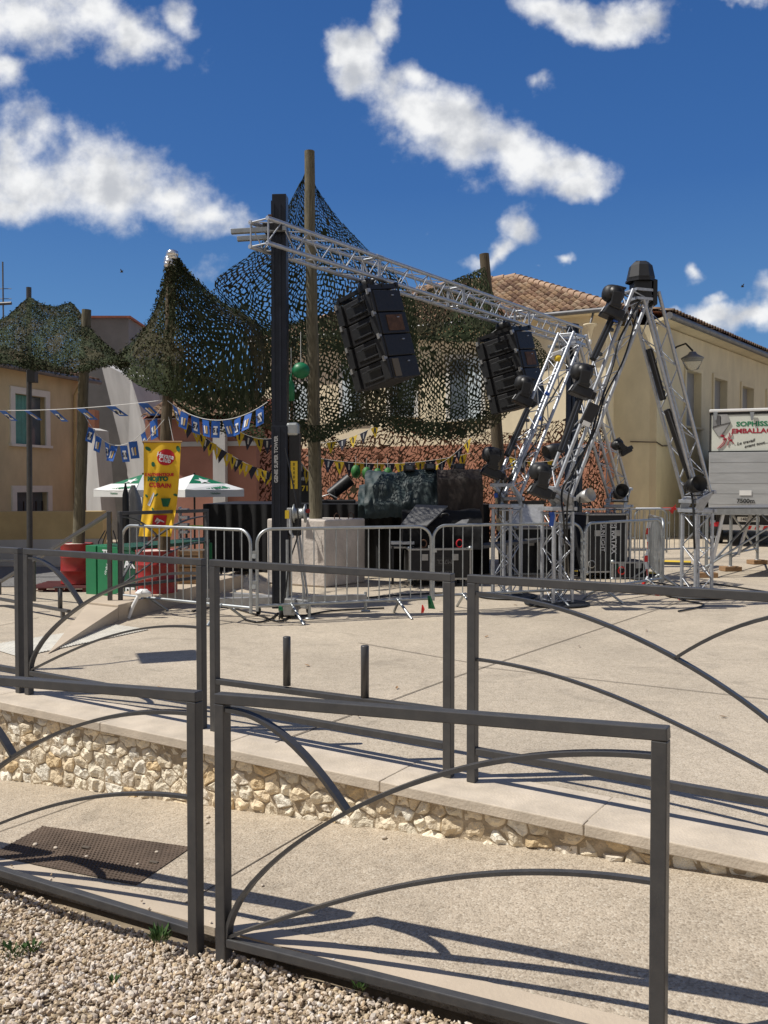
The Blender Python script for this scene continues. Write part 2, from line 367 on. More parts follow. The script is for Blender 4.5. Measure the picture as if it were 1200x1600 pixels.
def text(name, body, size, m, parent, M, ext=.001, shear=0, wscale=1.0, bold=.0, align='CENTER'):
    cu = bpy.data.curves.new(name, 'FONT'); cu.body = body; cu.size = size; cu.extrude = ext; cu.shear = shear
    cu.align_x = align; cu.align_y = 'CENTER'; cu.offset = bold; cu.resolution_u = 3
    o = bpy.data.objects.new(name, cu); col.objects.link(o)
    me = bpy.data.meshes.new_from_object(o); bpy.data.objects.remove(o)
    me.transform(Matrix.Diagonal((wscale, 1, 1, 1))); me.materials.clear()
    q = link(name, me, m, parent); q.matrix_local = M; return q
def frame(o, x, y):
    """matrix with given origin, x axis, y axis"""
    x = Vector(x).normalized(); y = Vector(y); y = (y-x*y.dot(x)).normalized(); z = x.cross(y)
    return Matrix(((x.x, y.x, z.x, o[0]), (x.y, y.y, z.y, o[1]), (x.z, y.z, z.z, o[2]), (0, 0, 0, 1)))
def np_mesh(name, V, F, m, smooth=False, tint=None, parent=None):
    """V (n,3) array, F (k,4|3) array; tint per vertex"""
    me = bpy.data.meshes.new(name); V = np.asarray(V, np.float32); F = np.asarray(F, np.int32)
    n, k = F.shape
    me.vertices.add(len(V)); me.vertices.foreach_set('co', V.ravel())
    me.loops.add(n*k); me.loops.foreach_set('vertex_index', F.ravel())
    me.polygons.add(n); me.polygons.foreach_set('loop_start', np.arange(0, n*k, k, dtype=np.int32))
    me.polygons.foreach_set('loop_total', np.full(n, k, np.int32))
    me.polygons.foreach_set('use_smooth', np.full(n, smooth)); me.update(calc_edges=True); me.validate()
    if tint is not None:
        a = me.color_attributes.new('tint', 'FLOAT_COLOR', 'POINT')
        a.data.foreach_set('color', np.concatenate([np.asarray(tint, np.float32), np.ones((len(V), 1), np.float32)], 1).ravel())
    return link(name, me, m, parent)

# ================================================================== SETTING: ground, plaza, path, gravel
A_ = Vector((.845, -.535, 0)).normalized(); N_ = Vector((.535, .845, 0)).normalized()     # along / across the railings
def AN(a, n, z=0): return A_*a + N_*n + Vector((0, 0, z))
def zf(a): return -.365 + .06*(a+2.627)
def zw(a): return -.415 + .095*(a+4.0)
NW = 4.095; NF = 2.93
def zpath(a, n):
    t = (n-NF)/(NW-NF); return zf(a)*(1-t)+zw(a)*t
def zgrav(a): return zf(a)-.10
def sstep(a, b, x):
    t = max(0, min(1, (x-a)/(b-a))); return t*t*(3-2*t)
def zplaza(x, y):
    return -.36*sstep(13.2, 16.5, y)*sstep(-2.3, -3.8, x)

mb = MB(); S = 900
mb.add([(-S, -S, -1.25), (S, -S, -1.25), (S, S, -1.25), (-S, S, -1.25)], [(0, 1, 2, 3)])
structure(mb.build('ground', 'earth'))
# plaza sheet
mb = MB(); avals = [-60, -45, -34, -28]+[-24+i*.5 for i in range(61)]+[8, 11, 15, 20, 40]; nvals = [NW+.03, NW+.38]+[NW+.5+i*.5 for i in range(56)]+[34, 38, 45, 60, 90]
vs = []
for n in nvals:
    for a in avals:
        p = AN(a, n); vs.append((p.x, p.y, zplaza(p.x, p.y)-.004))
k = len(avals)
mb.add(vs, [(i*k+j, i*k+j+1, (i+1)*k+j+1, (i+1)*k+j) for i in range(len(nvals)-1) for j in range(k-1)], True)
structure(mb.build('plaza', 'plaza'))
# street at the left behind the landing
mb = MB(); pts = [(-30, 17.4), (-6.6, 17.4), (-4.6, 19.2), (-4.3, 21.5), (-30, 22.8)]
mb.add([(x, y, zplaza(x, y)+.012) for x, y in pts], [(0, 1, 2, 3, 4)])
structure(mb.build('street', 'asphalt'))
# path between the gravel bed and the wall
mb = MB(); vs = []; av = [-14+i*.4 for i in range(52)]; nv = [NF, NF+.13, NF+.131]+[NF+.3+i*.15 for i in range(6)]+[NW+.05]
for n in nv:
    for a in av:
        p = AN(a, n, zpath(a, n)); vs.append(p)
k = len(av); mb.add(vs, [(i*k+j, i*k+j+1, (i+1)*k+j+1, (i+1)*k+j) for i in range(len(nv)-1) for j in range(k-1)], True)
mb.add([AN(-14, NF+.07, zf(-14)), AN(6.4, NF+.07, zf(6.4)), AN(6.4, NF+.07, zf(6.4)-.4), AN(-14, NF+.07, zf(-14)-.4)], [(0, 1, 2, 3)])
structure(mb.build('path', 'path'))
mb = MB()                                       # smooth concrete edging of the path
vs = [AN(a, n, zpath(a, n)+.004) for a in av for n in (NF-.004, NF+.11)]
mb.add(vs, [(2*i, 2*i+1, 2*i+3, 2*i+2) for i in range(len(av)-1)])
vs = [AN(a, NF-.004, zpath(a, NF)+d) for a in av for d in (.004, -.035)]
mb.add(vs, [(2*i, 2*i+1, 2*i+3, 2*i+2) for i in range(len(av)-1)])
structure(mb.build('path_edge', 'concrete_pale'))
# joints
mb = MB()
def joint(p, q, w=.007, zfun=None, steps=8):
    p, q = Vector(p), Vector(q); d = (q-p); d.z = 0; d.normalize(); s = Vector((-d.y, d.x, 0))*w/2
    for i in range(steps):
        a, b = p.lerp(q, i/steps), p.lerp(q, (i+1)/steps)
        mb.add([a-s, a+s, b+s, b-s], [(0, 1, 2, 3)])
for (u0, v0, u1, v1) in ((709, 1058, 1096, 929), (430, 1160, 709, 1058), (735, 1040, 1200, 1092), (560, 1004, 735, 1035), (-40, 985, 60, 965)):
    joint(G(u0, v0, .002), G(u1, v1, .002), .011)
for a in (-6.9, -4.86, -3.05):
    p, q = AN(a, NF+.12), AN(a+.04, NW)
    joint((p.x, p.y, zpath(a, NF+.12)+.004), (q.x, q.y, zpath(a+.04, NW)+.004), .008)
structure(mb.build('paving_joints', 'joint'))
# gravel bed
mb = MB(); vs = []
for n in (-2.5, 0, 1.0, 2.0, NF+.08):
    for a in av: vs.append(AN(a, n, zgrav(a)-.012))
k = len(av); mb.add(vs, [(i*k+j, i*k+j+1, (i+1)*k+j+1, (i+1)*k+j) for i in range(4) for j in range(k-1)], True)
structure(mb.build('gravel_base', 'earth'))
def gravel():
    bm = bmesh.new(); bmesh.ops.create_icosphere(bm, subdivisions=1, radius=1)
    bv = np.array([v.co[:] for v in bm.verts]); bf = np.array([[v.index for v in f.verts] for f in bm.faces]); bm.free()
    pts = []
    def fill(a0, a1, n0, n1, dens, smin, smax):
        c = int((a1-a0)*(n1-n0)*dens)
        a = rng.uniform(a0, a1, c); n = rng.uniform(n0, n1, c); s = rng.uniform(smin, smax, c)**1.0
        pts.append(np.stack([a, n, s], 1))
    fill(-4.4, .2, 2.05, NF-.02, 3000, .006, .0145)
    fill(-3.6, -.2, 2.3, NF-.02, 1800, .004, .011)
    fill(-4.4, .6, .6, 2.05, 1100, .009, .018)
    fill(-7.2, -4.4, .4, NF-.02, 700, .009, .018)
    fill(-4.4, .4, NF-.02, NF+.05, 40, .006, .010)
    P = np.concatenate(pts); n = len(P)
    sc = P[:, 2:3]*np.stack([rng.uniform(.8, 1.5, n), rng.uniform(.7, 1.15, n), rng.uniform(.5, .9, n)], 1)
    jit = 1+rng.uniform(-.28, .22, (n, len(bv), 1))
    V = bv[None]*jit*sc[:, None]
    q = rng.normal(size=(n, 4)); q[:, 1:3] *= .55; q /= np.linalg.norm(q, axis=1, keepdims=True)
    w, x, y, z = q.T
    Rm = np.stack([1-2*(y*y+z*z), 2*(x*y-z*w), 2*(x*z+y*w), 2*(x*y+z*w), 1-2*(x*x+z*z), 2*(y*z-x*w), 2*(x*z-y*w), 2*(y*z+x*w), 1-2*(x*x+y*y)], 1).reshape(n, 3, 3)
    V = np.einsum('nij,nkj->nki', Rm, V)
    a, nn = P[:, 0], P[:, 1]
    zg = np.where(nn > NF-.02, -.365+.06*(a+2.627)+.012, -.365+.06*(a+2.627)-.095)+rng.uniform(-.008, .012, n)
    und = .018*np.sin(a*3.1+nn*2)*np.cos(nn*4.3-a); zg = zg+np.where(nn > NF-.02, 0, und)
    C = np.stack([A_.x*a+N_.x*nn, A_.y*a+N_.y*nn, zg], 1)
    V = (V+C[:, None]).reshape(-1, 3)
    F = (bf[None]+(np.arange(n)*len(bv))[:, None, None]).reshape(-1, 3)
    pal = np.array([(.56, .46, .34), (.50, .40, .28), (.62, .54, .43), (.44, .33, .21), (.38, .29, .19), (.54, .42, .26), (.47, .39, .31), (.66, .60, .52)])
    pr = np.array([.22, .18, .2, .12, .07, .08, .08, .05]); t = pal[rng.choice(len(pal), n, p=pr)]*rng.uniform(1.0, 1.36, (n, 1))*np.array([[.98, 1.0, 1.06]])
    o = np_mesh('gravel', V, F, 'gravel', False, np.repeat(t, len(bv), 0))
    tag(o, 'loose pale limestone gravel in the bed before the front railing', 'gravel', kind='stuff')
gravel()
# tactile strip
mb = MB()
c0, c1 = G(30, 1027), G(232, 984); c2, c3 = G(182, 977), G(-25, 1010)
mb.add([(p.x, p.y, .004) for p in (c0, c1, c2, c3)], [(0, 1, 2, 3)])
for i in range(44):
    t = (i+.5)/44; p, q = c0.lerp(c1, t), c3.lerp(c2, t)
    mb.bar((p.x, p.y, .006), (q.x, q.y, .006), .016, .008)
structure(mb.build('tactile_paving', 'tactile'))
# landing with its sloping wing
LZ = .19
Apt = G(185, 970); Btop = G(137, 940, LZ); Bpt = Vector((-2.25, 14.3, 0)); tip = G(74, 1022)
mb = MB()
poly = [(Apt.x, Apt.y), (Bpt.x, Bpt.y), (-3.0, 14.5), (-3.56, 11.6), (Btop.x, Btop.y)]
mb.prism([(x, y, -.3) for x, y in poly], (0, 0, .3+LZ))
structure(mb.build('landing', 'concrete_pale', bevel=.01))
mb = MB()
e = Vector((.0, -.012, 0))
mb.add([tip+Vector((0, 0, .002)), Apt+e+Vector((0, 0, 0)), Apt+e+Vector((0, 0, LZ-.03)), Btop+e-Vector((0, 0, .03)), Vector((Btop.x, Btop.y, 0))+e],
       [(0, 1, 2), (0, 2, 3), (0, 3, 4)])
structure(mb.build('landing_wing', 'concrete_pale'))

# ================================================================== RETAINING WALL
def retaining_wall():
    root = thing('retaining_wall', 'low dry stone wall of pale limestone under a concrete coping', 'stone wall')
    mb = MB(); a = -12.0; lens = [1.15, 1.3, 1.05, 1.2]
    i = 0
    while a < 3.2:
        l = lens[i % 4]; i += 1
        p = [AN(a+.002, 4.062, -.062), AN(a+l-.002, 4.062, -.062), AN(a+l-.002, 4.50, -.062), AN(a+.002, 4.50, -.062)]
        mb.prism(p, (0, 0, .062+rng.uniform(-.0015, .0015))); a += l
    mb.build('coping', 'coping', root, bevel=.006)
    mb = MB()
    mb.add([AN(-12, 4.116, -.06), AN(3.2, 4.116, -.06), AN(3.2, 4.116, zw(3.2)-.2), AN(-12, 4.116, zw(-12)-.2)], [(0, 1, 2, 3)])
    mb.build('mortar_bed', 'mortar_sand', root)
    # stones: Voronoi cells in (a, z)
    a0, a1 = -9.6, 1.2
    seeds = []
    z = -.05; row = 0
    while z > -.85:
        h = rng.uniform(.065, .118); a = a0-rng.uniform(0, .15)
        while a < a1:
            w = rng.choice([.06, .10, .13, .17, .23], p=[.14, .26, .28, .20, .12])*rng.uniform(.85, 1.15)
            if zw(a)-.17 < z-h/2:
                if rng.uniform() < .14 and w > .1:
                    seeds.append((a+w/2, z-h*.27)); seeds.append((a+w/2+rng.uniform(-.02, .02), z-h*.78))
                else: seeds.append((a+w/2, z-h/2+rng.uniform(-.024, .024)))
            a += w
        z -= h; row += 1
    Sd = np.array(seeds)
    V = []; F = []; T = []
    pal = [(.86, .77, .60), (.82, .71, .53), (.88, .82, .69), (.78, .64, .44), (.68, .52, .31), (.83, .74, .58), (.80, .71, .57)]
    def clip(poly, mx, mz, nx, nz):
        out = []
        for i in range(len(poly)):
            p, q = poly[i], poly[(i+1) % len(poly)]
            dp = (p[0]-mx)*nx+(p[1]-mz)*nz; dq = (q[0]-mx)*nx+(q[1]-mz)*nz
            if dp <= 0: out.append(p)
            if dp*dq < 0:
                t = dp/(dp-dq); out.append((p[0]+(q[0]-p[0])*t, p[1]+(q[1]-p[1])*t))
        return out
    for i, (sa, sz) in enumerate(seeds):
        d = (Sd[:, 0]-sa)**2+((Sd[:, 1]-sz)*1.25)**2
        poly = [(sa-.26, sz-.17), (sa+.26, sz-.17), (sa+.26, sz+.17), (sa-.26, sz+.17)]
        for j in np.argsort(d)[1:16]:
            nx, nz = Sd[j, 0]-sa, (Sd[j, 1]-sz)*1.5
            poly = clip(poly, (sa+Sd[j, 0])/2, (sz+Sd[j, 1])/2, nx, nz)
            if len(poly) < 3: break
        if len(poly) < 3: continue
        poly = clip(poly, sa, -.068, 0, 1)
        if len(poly) < 3: continue
        cx = sum(p[0] for p in poly)/len(poly); cz = sum(p[1] for p in poly)/len(poly)
        # resample the outline and round it
        rs = []
        for k in range(len(poly)):
            p, q = poly[k], poly[(k+1) % len(poly)]
            l = math.hypot(q[0]-p[0], q[1]-p[1]); m = max(1, int(l/.018))
            for s in range(m): rs.append((p[0]+(q[0]-p[0])*s/m, p[1]+(q[1]-p[1])*s/m))
        n = len(rs)
        if n < 6: continue
        for _ in range(1): rs = [((rs[k-1][0]+6*rs[k][0]+rs[(k+1) % n][0])/8, (rs[k-1][1]+6*rs[k][1]+rs[(k+1) % n][1])/8) for k in range(n)]
        size = math.sqrt(sum(abs(poly[k][0]*poly[(k+1) % len(poly)][1]-poly[(k+1) % len(poly)][0]*poly[k][1]) for k in range(len(poly)))/2+1e-6)
        dep = rng.uniform(.026, .044); tx, tz = rng.uniform(-.35, .35, 2); gap = rng.uniform(.0025, .006)
        base = len(V); c = np.array(pal[rng.choice(7, p=[.24, .2, .14, .14, .08, .12, .08])])*rng.uniform(.82, 1.06); seed = rng.uniform(0, 100)
        rings = ((0, 0.0), (0.0, .55), (.06, .88), (.16, 1.0), (.32, 1.0), (.50, 1.0), (.75, 1.0))
        pls = [(rng.uniform(.70, 1.12), rng.uniform(-.75, .75), rng.uniform(-.75, .75)) for _ in range(4)]
        for (ins, dd) in rings:
            for (pa, pz) in rs:
                ux, uz = pa-cx, pz-cz; l = math.hypot(ux, uz)+1e-6; f = max(.05, 1-gap/l)*(1-ins)
                qa, qz = cx+ux*f, cz+uz*f
                nn = mn.noise(Vector((qa*16+seed, qz*16, seed)))*.016*min(1, dd*1.2)+mn.noise(Vector((qa*45, qz*45, seed)))*.006*min(1, dd)
                cut = min([1.0]+[c0+(cx_*(qa-cx)+cz_*(qz-cz))/dep for c0, cx_, cz_ in pls]); facet = dep*dd*(1-max(.45, cut))
                p = AN(qa, 4.128-dep*dd+nn+facet, qz); V.append(p[:]); T.append(c)
        p = AN(cx, 4.128-dep*min([1.0]+[c0 for c0, _, _ in pls])+mn.noise(Vector((cx*16+seed, cz*16, seed)))*.016, cz); V.append(p[:]); T.append(c)
        for r_ in range(len(rings)-1):
            for k in range(n): F.append((base+r_*n+k, base+r_*n+(k+1) % n, base+(r_+1)*n+(k+1) % n, base+(r_+1)*n+k))
        last = base+(len(rings)-1)*n; cen = base+len(rings)*n
        for k in range(n): F.append((last+k, last+(k+1) % n, cen, cen))
    me = bpy.data.meshes.new('stonework')
    me.from_pydata(V, [], [f if f[2] != f[3] else f[:3] for f in F]); me.polygons.foreach_set('use_smooth', [False]*len(me.polygons))
    at = me.color_attributes.new('tint', 'FLOAT_COLOR', 'POINT'); at.data.foreach_set('color', np.concatenate([np.array(T), np.ones((len(V), 1))], 1).astype(np.float32).ravel())
    bm = bmesh.new(); bm.from_mesh(me); bmesh.ops.recalc_face_normals(bm, faces=bm.faces); bm.to_mesh(me); bm.free()
    link('stonework', me, 'stone', root)
retaining_wall()

# ================================================================== RAILINGS
def railing(p0, p1, H, label, mode='normal', frac=.34, base_drop=.0, brail=.17, sec=.05, brail_b=None):
    """panel from foot p0 to foot p1 (3-D); mode normal: arcs spring from the p0 foot; mirror: from the p1 foot; plain: two studs on a low rail"""
    p0, p1 = Vector(p0), Vector(p1)
    root = thing('railing_panel', label, 'railing', p0, 0, 'dark grey tubular railing panels')
    d = p1-p0; L = math.hypot(d.x, d.y); slope = d.z/L; dx = Vector((d.x, d.y, 0)).normalized(); side = Vector((-dx.y, dx.x, 0))
    def P(s, h): return dx*s+Vector((0, 0, slope*s+h))
    w = sec
    for s in (w/2, L-w/2):
        MB().bar(P(s, -base_drop), P(s, H-.045 if True else H), w, w, up=dx).build('post', 'steel_grey', root, bevel=.004)
    MB().bar(P(0, H-.0225), P(L, H-.0225), w+.001, .044).build('top_rail', 'steel_grey', root, bevel=.004)
    bb = brail if brail_b is None else brail_b
    MB().bar(P(w, brail), P(L-w, bb), .042, .038).build('bottom_rail', 'steel_grey', root, bevel=.004)
    if mode == 'plain':
        off = -side*.0
        MB().bar(P(w, brail+.16)+side*.0, P(L-w, brail+.19), .05, .035).build('seat_rail', 'steel_grey', root, bevel=.004)
        for f in (.35, .675):
            b = P(L*f, brail+.20); MB().lathe([(0, 0), (.024, 0), (.024, .30), (.021, .304), (0, .304)], b, 14).build('stud', 'steel_grey', root)
        return root
    i0 = w; i1 = L-w; l = i1-i0; hb = brail+.02; ht = H-.10
    rev = (mode == 'mirror')
    def S(x): return (i1-x*l) if rev else (i0+x*l)
    def hA(x):
        e = math.sqrt(max(0, 1-(1-x)**2)); s = math.sin(PI/2*x); return hb+(ht-hb)*(.58*e+.42*s)
    def hB(x): return hb+(.50*(H-brail))*math.sin(PI/2*x)
    n = 26; xs = [1-(1-i/n)**1.0 for i in range(n+1)]; xs = [0, .004, .015]+xs[1:]
    MB().sweep([P(S(x), hA(x)) for x in xs], .040, .016, side).build('arc_bar', 'steel_grey', root)
    MB().sweep([P(S(x), hB(x)) for x in xs], .028, .014, side).build('arc_bar', 'steel_grey', root)
    hm = hA(frac)
    MB().sweep([P(S(frac*k/12), (H-.07)-((H-.07)-hm)*(k/12)**2) for k in range(13)], .040, .016, side).build('brace_bar', 'steel_grey', root)
    return root
# front row
fr0 = Vector((-.69, 3.82, -.42)); fd = Vector((.867, -.497, .056)); HR = 1.135
def F_(t): return fr0+fd*t
railing(F_(-.03), F_(1.865), HR, 'large grey railing panel in the foreground with its right end post in the frame', base_drop=.15, brail=.058, sec=.052)
railing(F_(-2.02), F_(-.135), HR, 'foreground railing panel at the left edge beside the iron cover', base_drop=.15, brail=.145, brail_b=.066, sec=.052)
railing(F_(-4.0), F_(-2.13), HR, 'foreground railing panel furthest to the left', base_drop=.15, brail=.085, sec=.052)
# second row on the coping
H2 = 1.125
def r2(u, v): 
    p = G(u, v); a = p.dot(A_); return AN(a, 4.33)
def rt(px):   # point of the second row line seen at photo column px
    k = (px-600)/FPX; q = AN(0, 4.33); a = (k*q.y-q.x)/(A_.x-k*A_.y); return q+A_*a
railing(rt(330), rt(708), H2, 'plain railing panel without arcs carrying a low rail with two studs', mode='plain')
railing(rt(39), rt(318), H2, 'arched railing panel on the coping left of the plain panel')
q = rt(733); railing(q, q+A_*1.85, H2, 'railing panel on the coping at right with its arch falling to the right', mode='mirror', frac=.40)
q = rt(31); railing(q-A_*1.85, q, H2, 'railing panel on the coping cut by the left edge')
# landing guard: a railing panel and a sloping handrail
railing(G(186, 938, LZ), G(186, 938, LZ)+Vector((.86, 1.25, 0)), 1.1, 'small arched railing panel on the landing before the yellow banner', brail=.17, sec=.045, frac=.4)
def handrail():
    p = G(172, 938, LZ); root = thing('stair_handrail', 'sloping grey handrail falling left beside the landing', 'handrail', p)
    MB().bar((0, 0, 0), (0, 0, 1.1), .05, .05, up=(1, 0, 0)).build('post', 'steel_grey', root, bevel=.004)
    e = W(-25, 925, 13.6)-p
    MB().bar((0, 0, 1.08), e, .045, .045).build('rail', 'steel_grey', root, bevel=.004)
    for t in (.55, .85):
        q = Vector((0, 0, 1.08)).lerp(e, t); b = q.copy(); w = q+p; b.z = zplaza(w.x, w.y)-p.z
        MB().bar(b, q-Vector((0, 0, .02)), .035, .035, up=(1, 0, 0)).build('post', 'steel_grey', root)
handrail()
def bench_frame():
    p0, p1 = G(-60, 936), G(108, 968); root = thing('bench_frame', 'low steel bench frame without boards left of the landing', 'bench frame', p0)
    d = p1-p0; L = d.length; dx = d.normalized()
    MB().bar((0, 0, .10), d+Vector((0, 0, .10)), .05, .035).build('rail', 'steel_grey', root, bevel=.003)
    for f in (.05, .95): MB().bar(d*f, d*f+Vector((0, 0, .083)), .04, .04, up=dx).build('foot', 'steel_grey', root)
    for f in (.66, .93):
        m = MB(); m.lathe([(0, 0), (.028, 0), (.028, .25), (0, .25)], d*f+Vector((0, 0, .117)), 12)
        if f > .8: m.box(d*f+Vector((0, 0, .372)), (.16, .06, .008))
        m.build('stud', 'steel_grey', root)
bench_frame()
# iron cover on the path
def pathpt(u, v):
    z = -.4
    for _ in range(8):
        p = G(u, v, z); z = zpath(p.dot(A_), p.dot(N_))
    return p
def iron_cover():
    c = [pathpt(67, 1292), pathpt(299, 1325), pathpt(213, 1384), pathpt(-16, 1338)]
    root = thing('access_cover', 'rusty iron access cover with raised lozenges set in the path', 'access cover', c[0])
    q = [p-c[0]+Vector((0, 0, .006)) for p in c]
    mb = MB(); mb.add(q, [(0, 1, 2, 3)]); mb.build('plate', 'cover', root)
    mb = MB(); nx, ny = 42, 20
    for i in range(nx):
        for j in range(ny):
            s = (i+.5+(.25 if j % 2 else -.25))/nx; t = (j+.5)/ny
            P = lambda s, t: q[0].lerp(q[1], s).lerp(q[3].lerp(q[2], s), t)
            pc = P(s, t); ex = P(s+.36/nx, t)-pc; ey = P(s, t+.30/ny)-pc; z = Vector((0, 0, .005))
            mb.add([pc-ex, pc-ey*.9, pc+ex, pc+ey*.9, pc-ex*.6+z, pc-ey*.5+z, pc+ex*.6+z, pc+ey*.5+z],
                   [(4, 5, 6, 7), (0, 1, 5, 4), (1, 2, 6, 5), (2, 3, 7, 6), (3, 0, 4, 7)])
    mb.build('tread', 'cover', root)
    for (s, t) in ((.46, .42), (.93, .5)):
        pc = q[0].lerp(q[1], s).lerp(q[3].lerp(q[2], s), t); MB().box(pc+Vector((0, 0, .006)), (.05, .022, .004), Matrix.Rotation(R(-25), 3, 'Z')).build('lifting_slot', 'joint', root)
iron_cover()
def pebbles():
    for (u, v, s) in ((55, 1322, .014), (87, 1327, .012), (135, 1340, .009), (245, 1333, .009), (325, 1278, .012), (324, 1287, .010), (215, 1352, .008), (410, 1385, .008), (600, 1311, .013)):
        p = pathpt(u, v); m = MB(); m.ell((0, 0, s*.45), (s*1.3, s, s*.6), 7, 5, Matrix.Rotation(u, 3, 'Z'), .8)
        o = m.build('pebble', 'coping'); o.location = p+Vector((0, 0, .003)); tag(o, 'loose pale pebble kicked onto the path', 'pebble', 'pebbles on the path')
pebbles()
def weed(u, v, z, n, h, label, spread=.06):
    p = G(u, v, z); mb = MB()
    for i in range(n):
        az = rng.uniform(0, 2*PI); r = rng.uniform(0, spread); b = Vector((r*math.cos(az), r*math.sin(az), 0)); hh = h*rng.uniform(.4, 1)
        d = Vector((math.cos(az)*rng.uniform(.1, .9), math.sin(az)*rng.uniform(.1, .9), 1)).normalized(); s = d.cross(Vector((0, 0, 1))).normalized()*rng.uniform(.004, .009)
        m_ = b+d*hh*.55; t = b+d*hh+Vector((0, 0, -hh*.12)); mb.add([b, m_+s, t, m_-s], [(0, 1, 2, 3)])
    o = mb.build('weed', 'leaf'); o.location = p; tag(o, label, 'weed')
weed(250, 1470, -.41, 60, .085, 'bushy little weed by the foot of the railing post', .035)
weed(22, 1489, -.50, 46, .05, 'green tuft in the gravel at the left edge', .07)
weed(48, 1484, -.50, 34, .055, 'small leafy tuft right of the tuft at the left edge', .04)
weed(178, 1538, -.43, 16, .05, 'single dark sprig in the open gravel', .02)
weed(565, 1545, -.36, 26, .04, 'low weed under the bottom rail at mid picture', .03)
def mesh_bag():
    p = G(820, 1572, -.315); mb = MB(); mb.ell((0, 0, .012), (.075, .035, .025), 16, 9)
    mb.v = [(x+mn.noise(Vector((x*40, y*40, z*40)))*.02, y+mn.noise(Vector((x*50, y*40, 3)))*.012, max(0, z+mn.noise(Vector((x*60, 5, z*40)))*.018)) for x, y, z in mb.v]
    for i in range(24):
        a = rng.uniform(0, 6.28); b = Vector((math.cos(a)*.06, math.sin(a)*.03, .012)); t = b*1.45+Vector((0, 0, rng.uniform(-.008, .02))); mb.tube([b*.8, b*1.1, t], .0012, 4)
    o = mb.build('mesh_scrap', 'mesh_green'); o.location = p; tag(o, 'crumpled scrap of green plastic mesh beside the bottom rail', 'plastic mesh')
mesh_bag()
# street lamp outside the frame at left whose shadow falls on the plaza
def plaza_lamp():
    p = Vector((-5.32, 7.62, 0)); root = thing('street_lamp', 'tall grey plaza lamp with flat square head left of the view', 'street lamp', p)
    MB().tube([(0, 0, 0), (0, 0, 4.0)], .05, 12, r2=.035).build('pole', 'steel_grey', root)
    MB().tube([(0, 0, 3.6), (.2, .2, 3.95), (.42, .42, 4.03)], .02, 8).build('arm', 'steel_grey', root)
    MB().box((.62, .55, 4.05), (.55, .55, .06), Matrix.Rotation(R(20), 3, 'Z')).build('lamp_head', 'steel_grey', root, bevel=.01)
plaza_lamp()

def dry_leaves():
    for (u, v) in ((805, 945), (400, 962), (620, 1075), (905, 1010), (330, 1010), (1010, 985), (560, 1120), (1130, 1120), (480, 1040), (250, 1075), (760, 995)):
        p = G(u, v, .004); g = random.Random(u); a = g.uniform(0, 6.28); l = g.uniform(.02, .04); x = Vector((math.cos(a), math.sin(a), 0))*l; y = Vector((-math.sin(a), math.cos(a), 0))*l*.45
        m = MB(); m.add([-x, y*.9+Vector((0, 0, .008)), x+Vector((0, 0, .012)), -y+Vector((0, 0, .006)), Vector((0, 0, .001))], [(0, 4, 1), (1, 4, 2), (2, 4, 3), (3, 4, 0)])
        o = m.build('dry_leaf', 'wood'); o.location = p; tag(o, 'curled brown leaf lying on the plaza', 'leaf', 'fallen leaves on the plaza')
dry_leaves()

# ================================================================== BUILDINGS
def wall_frame(p, q):
    """local frame on a wall line p->q: x along, y outward (towards the camera side), z up"""
    p, q = Vector(p), Vector(q); x = (q-p); x.z = 0; L = x.length; x.normalize(); y = Vector((x.y, -x.x, 0))
    return p, x, y, L
def wall_s(p, x, u):
    k = (u-600)/FPX; return (k*p.y-p.x)/(x.x-k*x.y)
def tile_roof(name, o, ex, ey, ez, wfun, depth, period=.21, course=.36, seed=0, parent=None, tint=((.34, .22, .14), (.25, .145, .09), (.40, .29, .19), (.19, .11, .07), (.37, .24, .14))):
    """roman tiles on a sloping plane; o = eave start, ex along the eave, ey up the slope, ez normal; wfun(t) -> (s0, s1) extent at slope distance t"""
    V = []; F = []; T = []
    nc = int(depth/course)
    rr = np.random.default_rng(seed)
    for c in range(nc):
        t0, t1 = c*course-.03, (c+1)*course
        s0, s1 = wfun((t0+t1)/2)
        i0, i1 = math.floor(s0/period), math.ceil(s1/period)
        for i in range(i0, i1):
            if (i+.5)*period < s0 or (i+.5)*period > s1: continue
            tc = np.array(tint[rr.integers(len(tint))])*rr.uniform(.75, 1.15); base = len(V); m = 7; jz = rr.uniform(-.006, .006)
            for k in range(m):
                a = k/(m-1); sx = (i+a)*period; hz = .075*math.sin(PI*min(1, max(0, (a*1.25-.12)))) if a < .9 else 0.0
                for (t, dz) in ((t0, .04), (t1, .0)):
                    p = o+ex*sx+ey*t+ez*(hz+dz+jz+.02); V.append(p[:]); T.append(tc)
            for k in range(m):          # little front lip
                p = Vector(V[base+2*k])-ez*.035; V.append(p[:]); T.append(tc*.6)
            for k in range(m-1):
                F.append((base+2*k, base+2*k+2, base+2*k+3, base+2*k+1)); F.append((base+2*m+k, base+2*m+k+1, base+2*k+2, base+2*k))
    return np_mesh(name, V, F, 'tile', True, T, parent)
